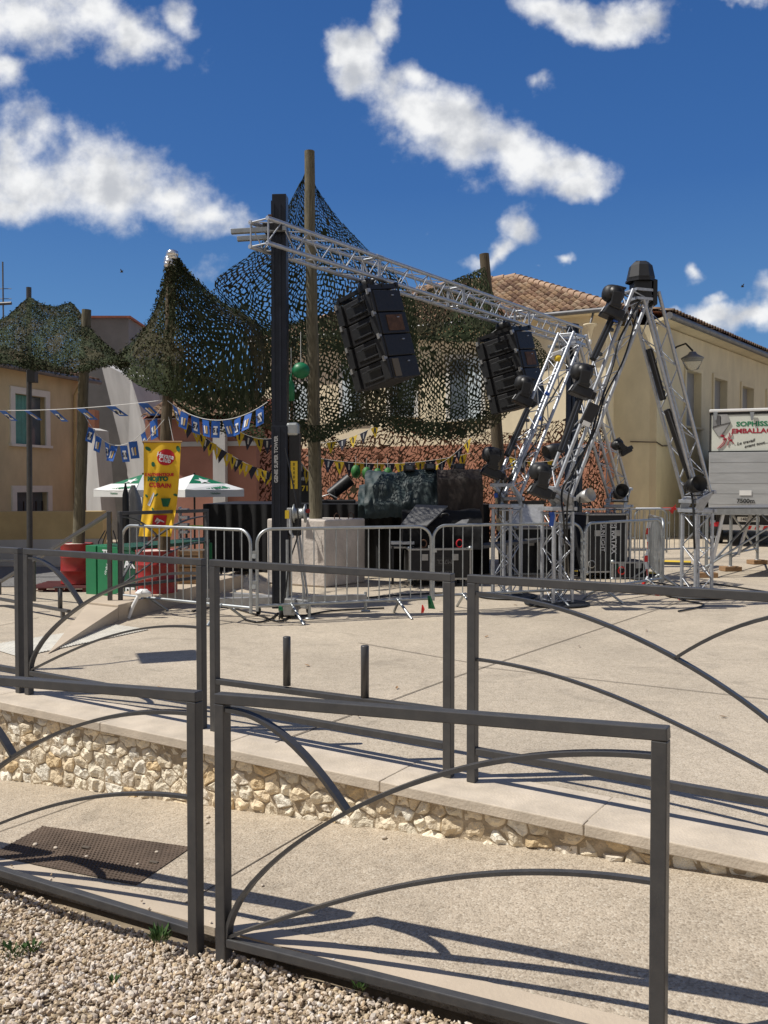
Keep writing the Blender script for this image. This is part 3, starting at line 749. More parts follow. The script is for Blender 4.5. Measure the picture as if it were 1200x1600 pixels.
def window(parent, p, x, y, s0, s1, z0, z1, label=None, shutter=None, fr='trim', pane='glass', depth=.12, fw=.09, proud=0.0):
    """a framed window set proud of the wall; coordinates relative to the parent's origin"""
    o = Vector(parent.location)
    def Q(s, z, d): return p+x*s+y*d+Vector((0, 0, z-p.z))-o
    m = MB()
    def bx(m_, sa, sb, za, zb, d0, d1):
        if d0 < .003 or d1 > .045: d0 += proud; d1 += proud
        q = [Q(sa, za, d0), Q(sb, za, d0), Q(sb, zb, d0), Q(sa, zb, d0)]; m_.prism(q, y*(d1-d0))
    bx(m, s0-fw, s0, z0, z1, .0, .05); bx(m, s1, s1+fw, z0, z1, .0, .05); bx(m, s0-fw, s1+fw, z1, z1+fw, .0, .052)
    w = m.build('window', fr, parent)
    m = MB(); bx(m, s0-fw-.04, s1+fw+.04, z0-.07, z0, .0, .10); m.build('sill', fr, w)
    m = MB(); bx(m, s0, s1, z0, z1, .003, .012); m.build('pane', pane, w)
    if shutter:
        a, b, mt = shutter; m = MB(); sa, sb = s0+(s1-s0)*a, s0+(s1-s0)*b
        k = max(2, int((sb-sa)/.12))
        for i in range(k): bx(m, sa+(sb-sa)*i/k+.004, sa+(sb-sa)*(i+1)/k-.004, z0+.01, z1-.01, .016, .040)
        m.build('shutter', mt, w)
    return w
def main_building():
    K = W(945, 800, 27.0); K.z = 0; root = thing('town_house', 'cream rendered building with a hipped roman tile roof behind the netting', 'building', K)
    x = Vector((-.88, .475, 0)).normalized(); y = Vector((x.y, -x.x, 0)); y = y if y.y < 0 else -y
    n = -y; D = 9.0; L = 12.6; Z = 6.75; zb = 2.95
    def P(s, d, z): return x*s+n*d+Vector((0, 0, z))
    m = MB(); m.prism([P(0, 0, zb), P(L, 0, zb), P(L, D, zb), P(0, D, zb)], (0, 0, Z-zb)); m.build('wall', 'plaster', root)
    m = MB(); m.prism([P(-.02, -.03, -.6), P(L+.02, -.03, -.6), P(L+.02, D, -.6), P(-.02, D, -.6)], (0, 0, zb+.6)); m.build('wall_base', 'terracotta', root)
    # eaves, gutter, hipped roof
    e = .46; m = MB(); m.prism([P(-e, -e, Z), P(L+e, -e, Z), P(L+e, D+e, Z), P(-e, D+e, Z)], (0, 0, .07)); m.build('eaves', 'plaster', root)
    m = MB(); m.tube([P(-e-.05, -e-.06, Z+.05), P(L+e, -e-.06, Z+.05)], .075, 8); m.build('gutter', 'gutter', root)
    h = 2.42; half = D/2+e; rs = math.hypot(half, h); ey = (n*half+Vector((0, 0, h))).normalized(); ez = x.cross(ey).normalized(); ez = ez if ez.z > 0 else -ez
    zr = Z+.07
    rf = MB(); a, b, c, d = P(-e, -e, zr), P(L+e, -e, zr), P(L+e, D+e, zr), P(-e, D+e, zr); r0 = P(half-e, D/2, zr+h); r1 = P(L+e-half, D/2, zr+h)
    rf.add([a, b, c, d, r0, r1], [(0, 1, 5, 4), (1, 2, 5), (2, 3, 4, 5), (3, 0, 4)]); rfo = rf.build('roof', 'mortar', root)
    tile_roof('roof_tiles', P(-e, -e, zr), x, ey, ez, lambda t: (t/rs*half+.16, L+2*e-t/rs*half-.16), rs+.02, .225, .36, 3, rfo)
    # the far hip slope seen edge on and the ridge tiles along hip and ridge
    m = MB()
    def ridge(p0, p1):
        k = int((p1-p0).length/.42)
        for i in range(k): 
            q0, q1 = p0.lerp(p1, i/k), p0.lerp(p1, (i+1.12)/k)
            m.tube([q0+Vector((0, 0, .055)), q1+Vector((0, 0, .03))], .13, 10, True, .105)
    ridge(a, r0); ridge(b, r1); ridge(r0, r1); ridge(d, r0)
    ro = m.build('ridge_tiles', 'tile', rfo)
    at = ro.data.color_attributes.new('tint', 'FLOAT_COLOR', 'POINT')
    for i in range(len(ro.data.vertices)):
        random.seed(i//20); t = random.uniform(.8, 1.15); at.data[i].color = (.40*t, .27*t, .18*t, 1)
    n2 = x; ex2 = n; ey2 = (x*half+Vector((0, 0, h))).normalized(); ez2 = ex2.cross(ey2); ez2 = ez2 if ez2.z > 0 else -ez2
    tile_roof('roof_tiles', P(-e, -e, zr), ex2, ey2, ez2, lambda t: (t/rs*half+.16, D+2*e-t/rs*half-.16), rs, .225, .36, 5, rfo)
    kp = Vector(K)
    for (u0, u1, v0, v1, sh, pm) in ((703, 752, 560, 655, (0, .42, 'shutter_blue'), 'glass'), (610, 648, 585, 650, None, 'glass'), (450, 486, 600, 655, (0, 1, 'shutter_blue'), 'glass'), (536, 566, 575, 655, (0.5, 1, 'shutter_blue'), 'glass')):
        s0, s1 = sorted((wall_s(kp, x, u0), wall_s(kp, x, u1))); Y = kp.y+x.y*(s0+s1)/2
        z0, z1 = W(600, v1, Y).z, W(600, v0, Y).z; window(root, kp, x, y, s0, s1, z0, z1, shutter=sh, pane=pm, fw=.14)
    m = MB(); m.tube([P(11.3, -.08, -.3), P(11.3, -.08, Z)], .05, 8); m.build('drainpipe', 'rust', root)
    # street name plate
    s = wall_s(kp, x, 408); q = P(s, -.06, 0); z = W(600, 749, kp.y+x.y*s).z
    sg = thing('street_sign', 'small blue street name plate on the terracotta wall behind the mast', 'sign', K+q+Vector((0, 0, z)))
    Mx = frame((0, 0, 0), -x, (0, 0, 1)); mm = MB(); mm.box((0, 0, 0), (.46, .30, .02), Mx.to_3x3()); mm.build('plate', 'sign_blue', sg)
    for (t, dz) in (('PLACE', .07), ('DU CHATEAU', -.06)): text('lettering', t, .085, 'flag_white', sg, Matrix.Translation(y*.013+Vector((0, 0, dz))) @ Mx)
    mt_ = thing('meter_box', 'little white meter box on the terracotta wall below the blue plate', 'meter box', K+q+Vector((0, 0, z-.42)))
    mm = MB(); mm.box((0, 0, 0), (.20, .16, .14), Mx.to_3x3()); mm.build('case', 'white', mt_, bevel=.02); MB().tube([(.0, -.02, -.1), (-.3, -.02, -.16), (-.3, 0, -1.0)], .012, 6).build('cable', 'joint', mt_)
    # lantern under the eaves
    s = wall_s(kp, x, 928); q = P(s, -.55, 0); z = W(600, 520, kp.y).z
    lt = thing('wall_lantern', 'old cream lantern on a bracket under the tiled eaves', 'lantern', K+q+Vector((0, 0, z)))
    MB().lathe([(.03, -.35), (.16, .12), (.30, .22), (.30, .26), (0, .27)], (0, 0, 0), 12).build('shade', 'plaster', lt)
    MB().tube([(0, 0, .25), (.15, .1, .7), (.3, .4, 1.0)], .05, 8).build('bracket', 'gutter', lt)
    MB().lathe([(0, -.55), (.07, -.5), (.07, -.36), (.03, -.34)], (0, 0, 0), 10).build('bulb_holder', 'white', lt); lt.scale = (.68, .68, .75)
    lt2 = thing('planter_box', 'cream box fixed on the facade just below the lantern', 'box', K+q+Vector((0, .45, z-1.05)))
    MB().box((0, 0, 0), (.36, .2, .22)).build('body', 'plaster', lt2, bevel=.01); MB().box((0, 0, -.14), (.3, .15, .06)).build('base', 'joint', lt2)
main_building()
def wing_building():
    a = W(952, 800, 27.9); a.z = 0; c = W(1014, 800, 27.6); c.z = 0
    root = thing('long_house', 'long tan building with small deep windows running off to the right', 'building', c)
    x = Vector((.618, .786, 0)).normalized(); y = Vector((x.y, -x.x, 0)); Lw = 30; Z = 6.55
    def P(s, d, z): return x*s-y*d+Vector((0, 0, z))
    g = (a-c); m = MB()
    m.prism([Vector((0, 0, -.6)), P(Lw, 0, -.6), P(Lw, 8, -.6), g+x*9+Vector((0, 0, -.6)), g+Vector((0, 0, -.6))], (0, 0, Z+.6)); m.build('wall', 'wingwall', root)
    m = MB(); m.prism([P(-.05, -.02, Z), P(Lw, -.02, Z), P(Lw, -.55, Z+.12), P(-.05, -.55, Z+.12)], (0, 0, .10)); m.build('eaves', 'wingwall', root)
    m = MB(); m.tube([P(-.1, -.62, Z+.20), P(Lw, -.62, Z+.20)], .11, 8); m.build('gutter', 'gutter', root)
    # low pitched roof: two slopes
    m = MB(); r0 = P(-.1, 4, Z+1.35); r1 = P(Lw, 4, Z+1.35); m.add([P(-.1, -.6, Z+.28), P(Lw, -.6, Z+.28), r1, r0, P(-.1, 8.6, Z+.28), P(Lw, 8.6, Z+.28)], [(0, 1, 2, 3), (3, 2, 5, 4)]); rf = m.build('roof', 'mortar', root)
    ey = (-y*4.6+Vector((0, 0, 1.07))).normalized(); ez = x.cross(ey); ez = ez if ez.z > 0 else -ez
    tile_roof('roof_tiles', P(-.1, -.68, Z+.29), x, ey, ez, lambda t: (0, Lw), 3.0, .27, .42, 9, rf)
    spans = []
    for (u0, u1, v0, v1) in ((1059, 1082, 579, 668), (1103, 1123, 594, 668), (1147, 1165, 605, 667), (1187, 1203, 616, 667), (1222, 1236, 624, 667)):
        s0, s1 = wall_s(c, x, u0), wall_s(c, x, u1); Y = c.y+x.y*(s0+s1)/2
        z0, z1 = 3.58, 5.42; window(root, c, x, y, s0, s1, z0, z1, fr='wingwall', pane='wing_pane', fw=.14, proud=.22); spans.append((s0, s1))
    m = MB(); e = 0.0
    def skin(sa, sb, za, zb): m.prism([P(sa, 0, za), P(sb, 0, za), P(sb, 0, zb), P(sa, 0, zb)], y*.22)
    skin(0, Lw, -.6, 3.58); skin(0, Lw, 5.42, Z-.002)
    for sa, sb in zip([0]+[b for a, b in spans], [a for a, b in spans]+[Lw]): skin(sa, sb, 3.58, 5.42)
    m.build('wall_face', 'wingwall', root)
    # drain and cable
    m = MB(); m.tube([P(1.2, -.25, 2.9), P(.4, -.26, 2.85), P(-.04, -.24, 2.95), g*.5+Vector((0, -.06, 2.98))], .02, 6); m.build('wall_cable', 'joint', root)
    # street lamp on a bracket
    s = wall_s(c, x, 1045); q = c+P(s, 0, 0); z = W(600, 552, q.y).z
    lt = thing('bracket_lamp', 'black street lamp on a curved arm fixed to the tan wall', 'street lamp', q+Vector((0, 0, z)))
    e = W(1082, 556, q.y-1.0)-q-Vector((0, 0, z)); ar = [Vector((0, 0, .0)), Vector((e.x*.3, e.y*.3, .16)), Vector((e.x*.7, e.y*.7, .20)), e+Vector((0, 0, .16))]
    MB().tube(ar, .03, 8).build('arm', 'black', lt)
    MB().lathe([(0, .14), (.10, .12), (.14, .05), (.34, -.06), (.34, -.10), (0, -.10)], e, 18).build('lamp_head', 'gutter', lt)
    MB().lathe([(.33, -.10), (.18, -.42), (.0, -.46)], e, 18).build('globe', 'clear', lt)
wing_building()
def left_house():
    p = W(128, 800, 27.3); p.z = 0; q = W(0, 800, 24.0); q.z = 0
    x = (q-p).normalized(); y = Vector((-x.y, x.x, 0)); y = y if y.x > 0 else -y
    root = thing('yellow_house', 'yellow ochre house with a teal shutter at the left edge', 'building', p)
    L = 9.5; Z = 4.75
    def P(s, d, z): return x*s-y*d+Vector((0, 0, z))
    m = MB(); m.prism([P(0, 0, -.8), P(L, 0, -.8), P(L, 7, -.8), P(0, 7, -.8)], (0, 0, Z+.8)); m.build('wall', 'ochre', root)
    m = MB(); m.add([P(-.2, -.45, Z), P(L, -.45, Z), P(L, 3.5, Z+1.3), P(-.2, 3.5, Z+1.3), P(L, 7.2, Z), P(-.2, 7.2, Z)], [(0, 1, 2, 3), (3, 2, 4, 5), (0, 3, 5)]); rf = m.build('roof', 'mortar', root)
    ey = (-y*3.95+Vector((0, 0, 1.3))).normalized(); ez = x.cross(ey); ez = ez if ez.z > 0 else -ez
    tile_roof('roof_tiles', P(-.2, -.52, Z), x, ey, ez, lambda t: (0, L), 4.1, .24, .40, 12, rf)
    m = MB(); m.tube([P(-.2, -.55, Z), P(L, -.55, Z)], .07, 8); m.build('gutter', 'gutter', root)
    m = MB(); m.tube([P(.62, -.5, Z-.05), P(.62, -.26, Z-.45), P(.62, -.23, -.3)], .05, 8); m.build('drainpipe', 'ochre_low', root)
    sps = []
    for (u0, u1, v0, v1, sh, pm) in ((16, 64, 618, 695, (0.42, 1, 'shutter'), 'glass'), (17, 66, 769, 802, None, 'glass')):
        s0, s1 = sorted((wall_s(p, x, u0), wall_s(p, x, u1))); Y = p.y+x.y*(s0+s1)/2
        w = window(root, p, x, y, s0, s1, W(600, v1, Y).z, W(600, v0, Y).z, shutter=sh, pane=pm, fw=.18, proud=.16); sps.append((s0, s1, W(600, v1, Y).z, W(600, v0, Y).z))
        if sh is None:
            m = MB(); k = 5; z0, z1 = W(600, v1, Y).z, W(600, v0, Y).z
            for i in range(k):
                s = s0+(s1-s0)*(i+.5)/k; b = p+x*s+y*.10-root.location; m.bar(b+Vector((0, 0, z0-.1-p.z)), b+Vector((0, 0, z1-.25-p.z)), .03, .03, up=x)
            m.build('window_grille', 'black', w)
    m = MB(); sa = min(a[0] for a in sps); sb = max(a[1] for a in sps)
    def skin(a_, b_, za, zb): m.prism([P(a_, 0, za), P(b_, 0, za), P(b_, 0, zb), P(a_, 0, zb)], y*.16)
    skin(0, sa, -.8, Z-.002); skin(sb, L, -.8, Z-.002); (h0, h1), (l0, l1) = sps[0][2:], sps[1][2:]
    skin(sa, sb, -.8, l0); skin(sa, sb, l1, h0); skin(sa, sb, h1, Z-.002); m.build('wall_face', 'ochre', root)
    m = MB(); m.box(P(5, 3, Z+1.35)+Vector((0, 0, .2)), (.7, .6, 1.1)); m.build('chimney', 'grey_render', rf)
    # aerial
    a = W(5, 480, 27.0); an = thing('roof_aerial', 'thin television aerial standing on the roof at the left edge', 'aerial', a)
    m = MB(); m.tube([(0, 0, -1.2), (0, 0, 1.35)], .025, 6); m.build('mast', 'gutter', an)
    m = MB(); m.tube([(-.1, 0, 0.1), (.25, 0, .12)], .05, 6); m.build('box', 'gutter', an)
    for z in (.25, .55): MB().tube([(-.25, 0, z), (.25, 0, z)], .012, 5).build('crossbar', 'gutter', an)
left_house()
def low_walls():
    p, q = W(-40, 800, 22.0), W(161, 800, 22.6); p.z = q.z = -.4
    root = thing('garden_wall', 'low sandy rendered wall before the yellow house', 'wall', p); d = q-p; t = Vector((0, .3, 0))
    m = MB(); h = W(600, 799, 22.2).z+.4; m.prism([Vector((0, 0, -.3)), d+Vector((0, 0, -.3)), d+t+Vector((0, 0, -.3)), t+Vector((0, 0, -.3))], (0, 0, h+.3)); m.build('wall', 'ochre_low', root, bevel=.02)
    m = MB(); m.prism([Vector((0, -.025, -.3)), d+Vector((0, -.025, -.3)), d+Vector((0, 0, -.3)), Vector((0, 0, -.3))], (0, 0, .98)); m.build('plinth', 'grey_render', root)
low_walls()
def grey_hall():
    o = W(130, 800, 33); o.z = 0; root = thing('grey_hall', 'tall grey rendered hall with a slanted buttress behind the netting', 'building', o)
    zt = W(600, 497, 33).z; x1 = W(203, 800, 33).x-o.x; x2 = W(420, 800, 33).x-o.x; zl = W(600, 610, 33).z
    m = MB(); m.prism([(0, 0, -.6), (x1, 0, -.6), (x1, 9, -.6), (0, 9, -.6)], (0, 0, zt+.6)); m.build('wall', 'grey_shaded', root)
    m = MB(); m.prism([(-.1, -.1, zt), (x1+.1, -.1, zt), (x1+.1, 9, zt), (-.1, 9, zt)], (0, 0, .07)); m.build('parapet', 'mortar', root)
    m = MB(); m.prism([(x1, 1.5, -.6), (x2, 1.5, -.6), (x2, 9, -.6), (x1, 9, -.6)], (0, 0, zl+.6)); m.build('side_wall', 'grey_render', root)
    # slanted buttress: outline of the sunlit strip, 1.1 m thick, turned towards the sun
    def B(u, v, Y): return W(u, v, Y)-o
    pl = [B(157, 566, 30.6), B(204, 590, 29.6), B(229, 672, 29.3), B(252, 815, 29.0), B(198, 815, 30.6), B(199, 735, 30.6)]
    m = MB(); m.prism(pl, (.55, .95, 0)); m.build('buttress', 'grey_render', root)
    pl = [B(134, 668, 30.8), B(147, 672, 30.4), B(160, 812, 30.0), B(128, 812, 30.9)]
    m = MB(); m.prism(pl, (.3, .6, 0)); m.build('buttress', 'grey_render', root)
    m = MB(); m.prism([B(137, 640, 31.5), B(148, 640, 31.5), B(148, 668, 31.5), B(137, 668, 31.5)], (0, .5, 0)); m.build('brick_pier', 'terracotta', root)
grey_hall()
def red_annex():
    p, q = W(228, 800, 25.2), W(401, 800, 24.4); p.z = q.z = 0
    root = thing('red_annex', 'dusty red rendered annex with a pale stone band behind the banner', 'building', p); d = q-p; t = Vector((0, 5, 0))
    zt = W(600, 655, 25).z
    m = MB(); m.prism([Vector((0, 0, -.6)), d+Vector((0, 0, -.6)), d+t+Vector((0, 0, -.6)), t+Vector((0, 0, -.6))], (0, 0, zt+.6)); m.build('wall', 'terra_shade', root)
    zb = W(600, 698, 25).z; m = MB(); m.prism([Vector((0, -.06, zb)), d+Vector((0, -.06, zb)), d+Vector((0, 0, zb)), Vector((0, 0, zb))], (0, 0, .13)); m.build('stone_band', 'grey_render', root)
    a, b = W(333, 800, 24.3)-p, W(352, 800, 24.2)-p; a.z = b.z = -.5; m = MB(); m.prism([a, b, b+Vector((0, .5, 0)), a+Vector((0, .5, 0))], (0, 0, zt+.4)); m.build('pillar', 'grey_render', root)
    m = MB(); m.add([Vector((0, -.35, zt)), d+Vector((.1, -.35, zt)), d+Vector((.1, 2.6, zt+.75)), Vector((0, 2.6, zt+.75)), d+t+Vector((.1, 0, zt)), t+Vector((0, 0, zt))], [(0, 1, 2, 3), (3, 2, 4, 5), (1, 4, 2)]); rf = m.build('roof', 'mortar', root)
    ex = d.normalized(); ey = Vector((0, 2.95, .75)).normalized(); tile_roof('roof_tiles', Vector((0, -.4, zt+.02)), ex, ey, ex.cross(ey), lambda t_: (0, d.length), 3.0, .24, .4, 21, rf)
red_annex()

# ================================================================== POLES
def round_pole(name, label, base, top, r0, r1, m, cap=False):
    root = thing(name, label, 'pole', base); t = top-base; n = 14
    pts = [t*(i/n)+Vector((mn.noise(Vector((i*.4, base.x, 0)))*.02, mn.noise(Vector((i*.4, base.x, 5)))*.02, 0)) for i in range(n+1)]
    MB().tube(pts, r0, 14, True, r1).build('shaft', m, root)
    if cap:
        mb = MB()
        for i in range(5): mb.ell(t+Vector((random.uniform(-.03, .03), random.uniform(-.03, .03), -.10+i*.035)), (r1*1.35, r1*1.3, .05), 9, 6, Matrix.Rotation(i, 3, 'Z'), .8)
        mb.build('foil_wrap', 'foil', root)
    return root
BT = W(494, 812, 14.75)                       # top of the concrete block under the tall pole
round_pole('timber_pole', 'tallest weathered timber pole standing in the concrete block', BT-Vector((0, 0, .4)), W(483, 236, 14.6), .112, .082, 'wood_pole')
b = W(790, 830, 18.5); round_pole('timber_pole', 'leaning brown timber pole behind the second hanging loudspeaker', Vector((b.x, b.y, 0)), W(757, 397, 18.6), .14, .10, 'wood_dark')
b = W(262, 880, 11.95); FT = W(268, 402, 11.9)
round_pole('timber_pole', 'timber pole with silver foil on its tip standing in a red drum', Vector((b.x-.06, b.y, LZ+.3)), FT, .085, .06, 'wood_dark', True)
b = W(121, 860, 16.8); LT = W(135, 484, 16.8)
round_pole('timber_pole', 'timber pole in the red drum on the pallet', Vector((b.x, b.y, .1)), LT, .115, .085, 'wood_pole')
b = W(46, 850, 19.2); root = thing('steel_post', 'thin dark steel post before the yellow house', 'post', Vector((b.x, b.y, -.36)))
MB().tube([(0, 0, 0), W(45, 449, 19.2)-Vector((b.x, b.y, -.36))], .065, 10, True, .055).build('shaft', 'steel_grey', root)
MB().box(W(51, 588, 19.1)-Vector((b.x, b.y, -.36)), (.16, .2, .26)).build('junction_box', 'black', root)

# ================================================================== CAMOUFLAGE NETTING
def spline(c, t):
    n = len(c)-1; x = t*n; i = min(int(x), n-1); f = x-i
    p0, p1, p2, p3 = c[max(i-1, 0)], c[i], c[i+1], c[min(i+2, n)]
    return .5*((2*p1)+(p2-p0)*f+(2*p0-5*p1+4*p2-p3)*f*f+(3*p1-p0-3*p2+p3)*f**3)
def net(rows, cell=.085, inset=(.40, .70), curl=.016, leaves=0, fill=.05, pal=((.040, .053, .025), (.060, .070, .036), (.025, .034, .017), (.062, .058, .032)), matname='net', wob=.05, seed=1, leafsize=.026, aspect=.87, shear=0.0):
    C = [[np.array(W(*p)[:]) for p in r] for r in rows]
    g = np.random.default_rng(seed)
    # dense evaluated grid
    NU = NV = 60
    def ev(s, t): return spline([spline(r, s) for r in C], t)
    Gd = np.array([[ev(i/NU, j/NV) for i in range(NU+1)] for j in range(NV+1)])
    lu = np.linalg.norm(np.diff(Gd, axis=1), axis=2).sum(1); lv = np.linalg.norm(np.diff(Gd, axis=0), axis=2).sum(0)
    LU = np.percentile(lu, 75); LV = lv.mean()
    nx = max(4, int(LU/cell)); ny = max(4, int(LV/(cell*aspect)))
    def at(s, t):
        x = np.clip(s, 0, 1)*NU; y = np.clip(t, 0, 1)*NV; i = np.minimum(x.astype(int), NU-1); j = np.minimum(y.astype(int), NV-1); fx = (x-i)[..., None]; fy = (y-j)[..., None]
        return Gd[j, i]*(1-fx)*(1-fy)+Gd[j, i+1]*fx*(1-fy)+Gd[j+1, i]*(1-fx)*fy+Gd[j+1, i+1]*fx*fy
    du = at(np.array(.51), np.array(.5))-at(np.array(.49), np.array(.5)); dv = at(np.array(.5), np.array(.51))-at(np.array(.5), np.array(.49))
    # jittered hexagon lattice, turned and warped so that no rows show
    J = {}; th = g.uniform(.25, .75); ct, st = math.cos(th), math.sin(th)
    def corner(i, j):
        k = (i, j)
        if k not in J:
            x = (i*.5+g.uniform(-.30, .30))*cell; y = (j+(.17 if (i+j) % 2 else -.17)+g.uniform(-.32, .32))*cell*aspect
            x, y = x*ct-y*st, x*st+y*ct
            wx = mn.noise(Vector((x*2.3, y*2.3, seed)))*cell*1.3; wy = mn.noise(Vector((x*2.3+7, y*2.3, seed)))*cell*1.3
            J[k] = (x+wx+shear*y, y+wy)
        return J[k]
    S = []; Tt = []; F = []; tint = []; cur = []
    ext = int((LU+LV+abs(shear)*LV)/cell)+4; lo_i, hi_i = -ext, ext; lo_j, hi_j = -int(ext/aspect), int(ext/aspect)
    pad = .3*cell
    for j in range(lo_j, hi_j):
        for i in range(lo_i, hi_i):
            i0 = 2*i+(j % 2); x0, y0 = (i0*.5+.5)*cell, (j+.5)*cell*aspect; x0, y0 = x0*ct-y0*st, x0*st+y0*ct; x0 += shear*y0
            if not (-cell < x0 < LU+cell and -cell < y0 < LV+cell): continue
            cs = [corner(i0, j), corner(i0+1, j), corner(i0+2, j), corner(i0+2, j+1), corner(i0+1, j+1), corner(i0, j+1)]
            mx = sum(c[0] for c in cs)/6; my = sum(c[1] for c in cs)/6
            if not (-pad < mx < LU+pad and -pad < my < LV+pad): continue
            cx = mx+g.uniform(-.08, .08)*cell; cy = my+g.uniform(-.08, .08)*cell
            hv = mn.noise(Vector((mx*1.6, my*1.6, seed+9))); base = len(S); k = min(.92, g.uniform(*inset)*(1+.30*hv)); full = g.uniform() < fill
            for c in cs: S.append(c[0]/LU); Tt.append(c[1]/LV); cur.append((0, 0, 0))
            q = g.uniform(-1, 1)
            for c in cs:
                kk = (0.03 if full else k*g.uniform(.6, 1.2)); S.append((cx+(c[0]-cx)*kk)/LU); Tt.append((cy+(c[1]-cy)*kk)/LV); cur.append((0, 0, q*g.uniform(.3, 1)))
            w = mn.noise(Vector((mx*1.1+seed, my*1.1, seed))); pi = int(max(0, min(len(pal)-1, (w*1.6+.5)*len(pal)+g.uniform(-.8, .8)))); c_ = np.array(pal[pi])*g.uniform(.75, 1.25)
            tint += [c_]*12
            for a in range(6): F.append((base+a, base+(a+1) % 6, base+6+(a+1) % 6, base+6+a))
    S = np.array(S); Tt = np.array(Tt); V = at(S, Tt); cur = np.array(cur)
    eps = .01; Nn = np.cross(at(S+eps, Tt)-at(S-eps, Tt), at(S, Tt+eps)-at(S, Tt-eps)); Nn /= np.linalg.norm(Nn, axis=1, keepdims=True)+1e-9
    wv = np.array([mn.noise(Vector((s*LU*.55+seed, t*LV*.55, 0)))*wob+mn.noise(Vector((s*LU*2.1, t*LV*2.1, seed)))*wob*.45 for s, t in zip(S, Tt)])
    V = V+Nn*(cur[:, 2:3]*curl+wv[:, None])
    if leaves:
        n = int(leaves*LU*LV); s = g.uniform(0, 1, n); t = g.uniform(0, 1, n); P = at(s, t)
        Nl = np.cross(at(s+eps, t)-at(s-eps, t), at(s, t+eps)-at(s, t-eps)); Nl /= np.linalg.norm(Nl, axis=1, keepdims=True)+1e-9
        P = P+Nl*g.uniform(-.04, .04, (n, 1)); P[:, 2] -= g.uniform(0, .025, n)
        a = g.normal(size=(n, 3)); a /= np.linalg.norm(a, axis=1, keepdims=True); b = np.cross(a, g.normal(size=(n, 3))); b /= np.linalg.norm(b, axis=1, keepdims=True)+1e-9
        sz = g.uniform(.5, 1.1, (n, 1))*leafsize; q = np.stack([P-a*sz, P-b*sz*.45, P+a*sz, P+b*sz*.5], 1).reshape(-1, 3)
        o = len(V); V = np.concatenate([V, q]); idx = o+np.arange(n*4).reshape(-1, 4); F = np.concatenate([np.array(F), idx])
        tl = np.array(pal)[g.integers(len(pal), size=n)]*g.uniform(.7, 1.25, (n, 1)); tint = np.concatenate([np.array(tint), np.repeat(tl, 4, 0)])
    return np_mesh('netting', V, F, matname, False, np.array(tint))
nets = []
# left roof of netting
o = net([[(-80, 520, 17.0), (-30, 508, 17.2), (4, 497, 17.6), (30, 478, 18.4), (45, 466, 18.8), (64, 474, 18.7), (88, 478, 18.6), (111, 473, 18.6), (128, 492, 17.6), (150, 524, 16.4), (176, 548, 15.2)],
         [(-80, 530, 16.2), (-30, 522, 16.4), (4, 514, 16.6), (30, 502, 17.1), (45, 496, 17.3), (64, 500, 17.3), (88, 505, 17.2), (111, 504, 17.0), (130, 520, 16.2), (156, 542, 15.0), (184, 556, 13.8)],
         [(-80, 550, 15), (-30, 545, 15), (4, 543, 15), (30, 540, 15), (45, 540, 15), (64, 543, 15), (88, 546, 15), (111, 548, 15), (135, 556, 14.6), (165, 562, 13.8), (196, 562, 13.0)],
         [(-80, 568, 14.3), (-30, 566, 14.3), (4, 568, 14.3), (30, 572, 14.3), (45, 574, 14.3), (64, 577, 14.3), (88, 580, 14.3), (111, 583, 14.3), (135, 578, 14.0), (165, 570, 13.2), (202, 566, 12.6)]],
        .075, (.30, .56), .016, leaves=430, wob=.05, seed=3, fill=.12)
tag(o, 'low sheet of dark green camouflage netting at the left before the yellow house', 'camouflage net', 'camouflage nets')
# tent round the foil pole
o = net([[(262, 404, 11.95), (265, 402, 11.9), (268, 401, 11.88), (271, 402, 11.9), (275, 404, 11.95), (277, 406, 12.0)],
         [(252, 448, 12.2), (258, 445, 11.9), (270, 443, 11.75), (283, 440, 11.9), (298, 436, 12.2), (304, 434, 12.6)],
         [(228, 506, 12.9), (243, 508, 12.1), (275, 505, 11.7), (312, 500, 11.9), (345, 480, 12.4), (352, 474, 13.0)],
         [(193, 545, 13.4), (222, 555, 12.2), (275, 560, 11.6), (330, 555, 11.9), (385, 520, 12.6), (405, 512, 13.4)],
         [(176, 566, 13.6), (218, 602, 12.3), (270, 622, 11.7), (330, 640, 12.0), (385, 640, 12.8), (425, 600, 13.6)],],
        .075, (.22, .52), .016, leaves=640, wob=.045, seed=5, fill=.16)
tag(o, 'peaked tent of dark green camouflage netting hung from the foil tipped pole', 'camouflage net', 'camouflage nets')
# lower back sheet under the tent
o = net([[(225, 560, 15.2), (280, 570, 15.2), (340, 575, 15.4), (400, 570, 15.6)],
         [(228, 595, 15.0), (285, 615, 15.0), (345, 620, 15.2), (405, 620, 15.4)],
         [(262, 620, 14.8), (300, 650, 14.8), (350, 668, 15.0), (412, 668, 15.2)],
         [(300, 644, 14.7), (330, 664, 14.7), (368, 684, 14.9), (418, 690, 15.0)]], .08, (.46, .72), .018, leaves=130, wob=.06, seed=8)
tag(o, 'low hanging sheet of netting behind the blue flags', 'camouflage net', 'camouflage nets')
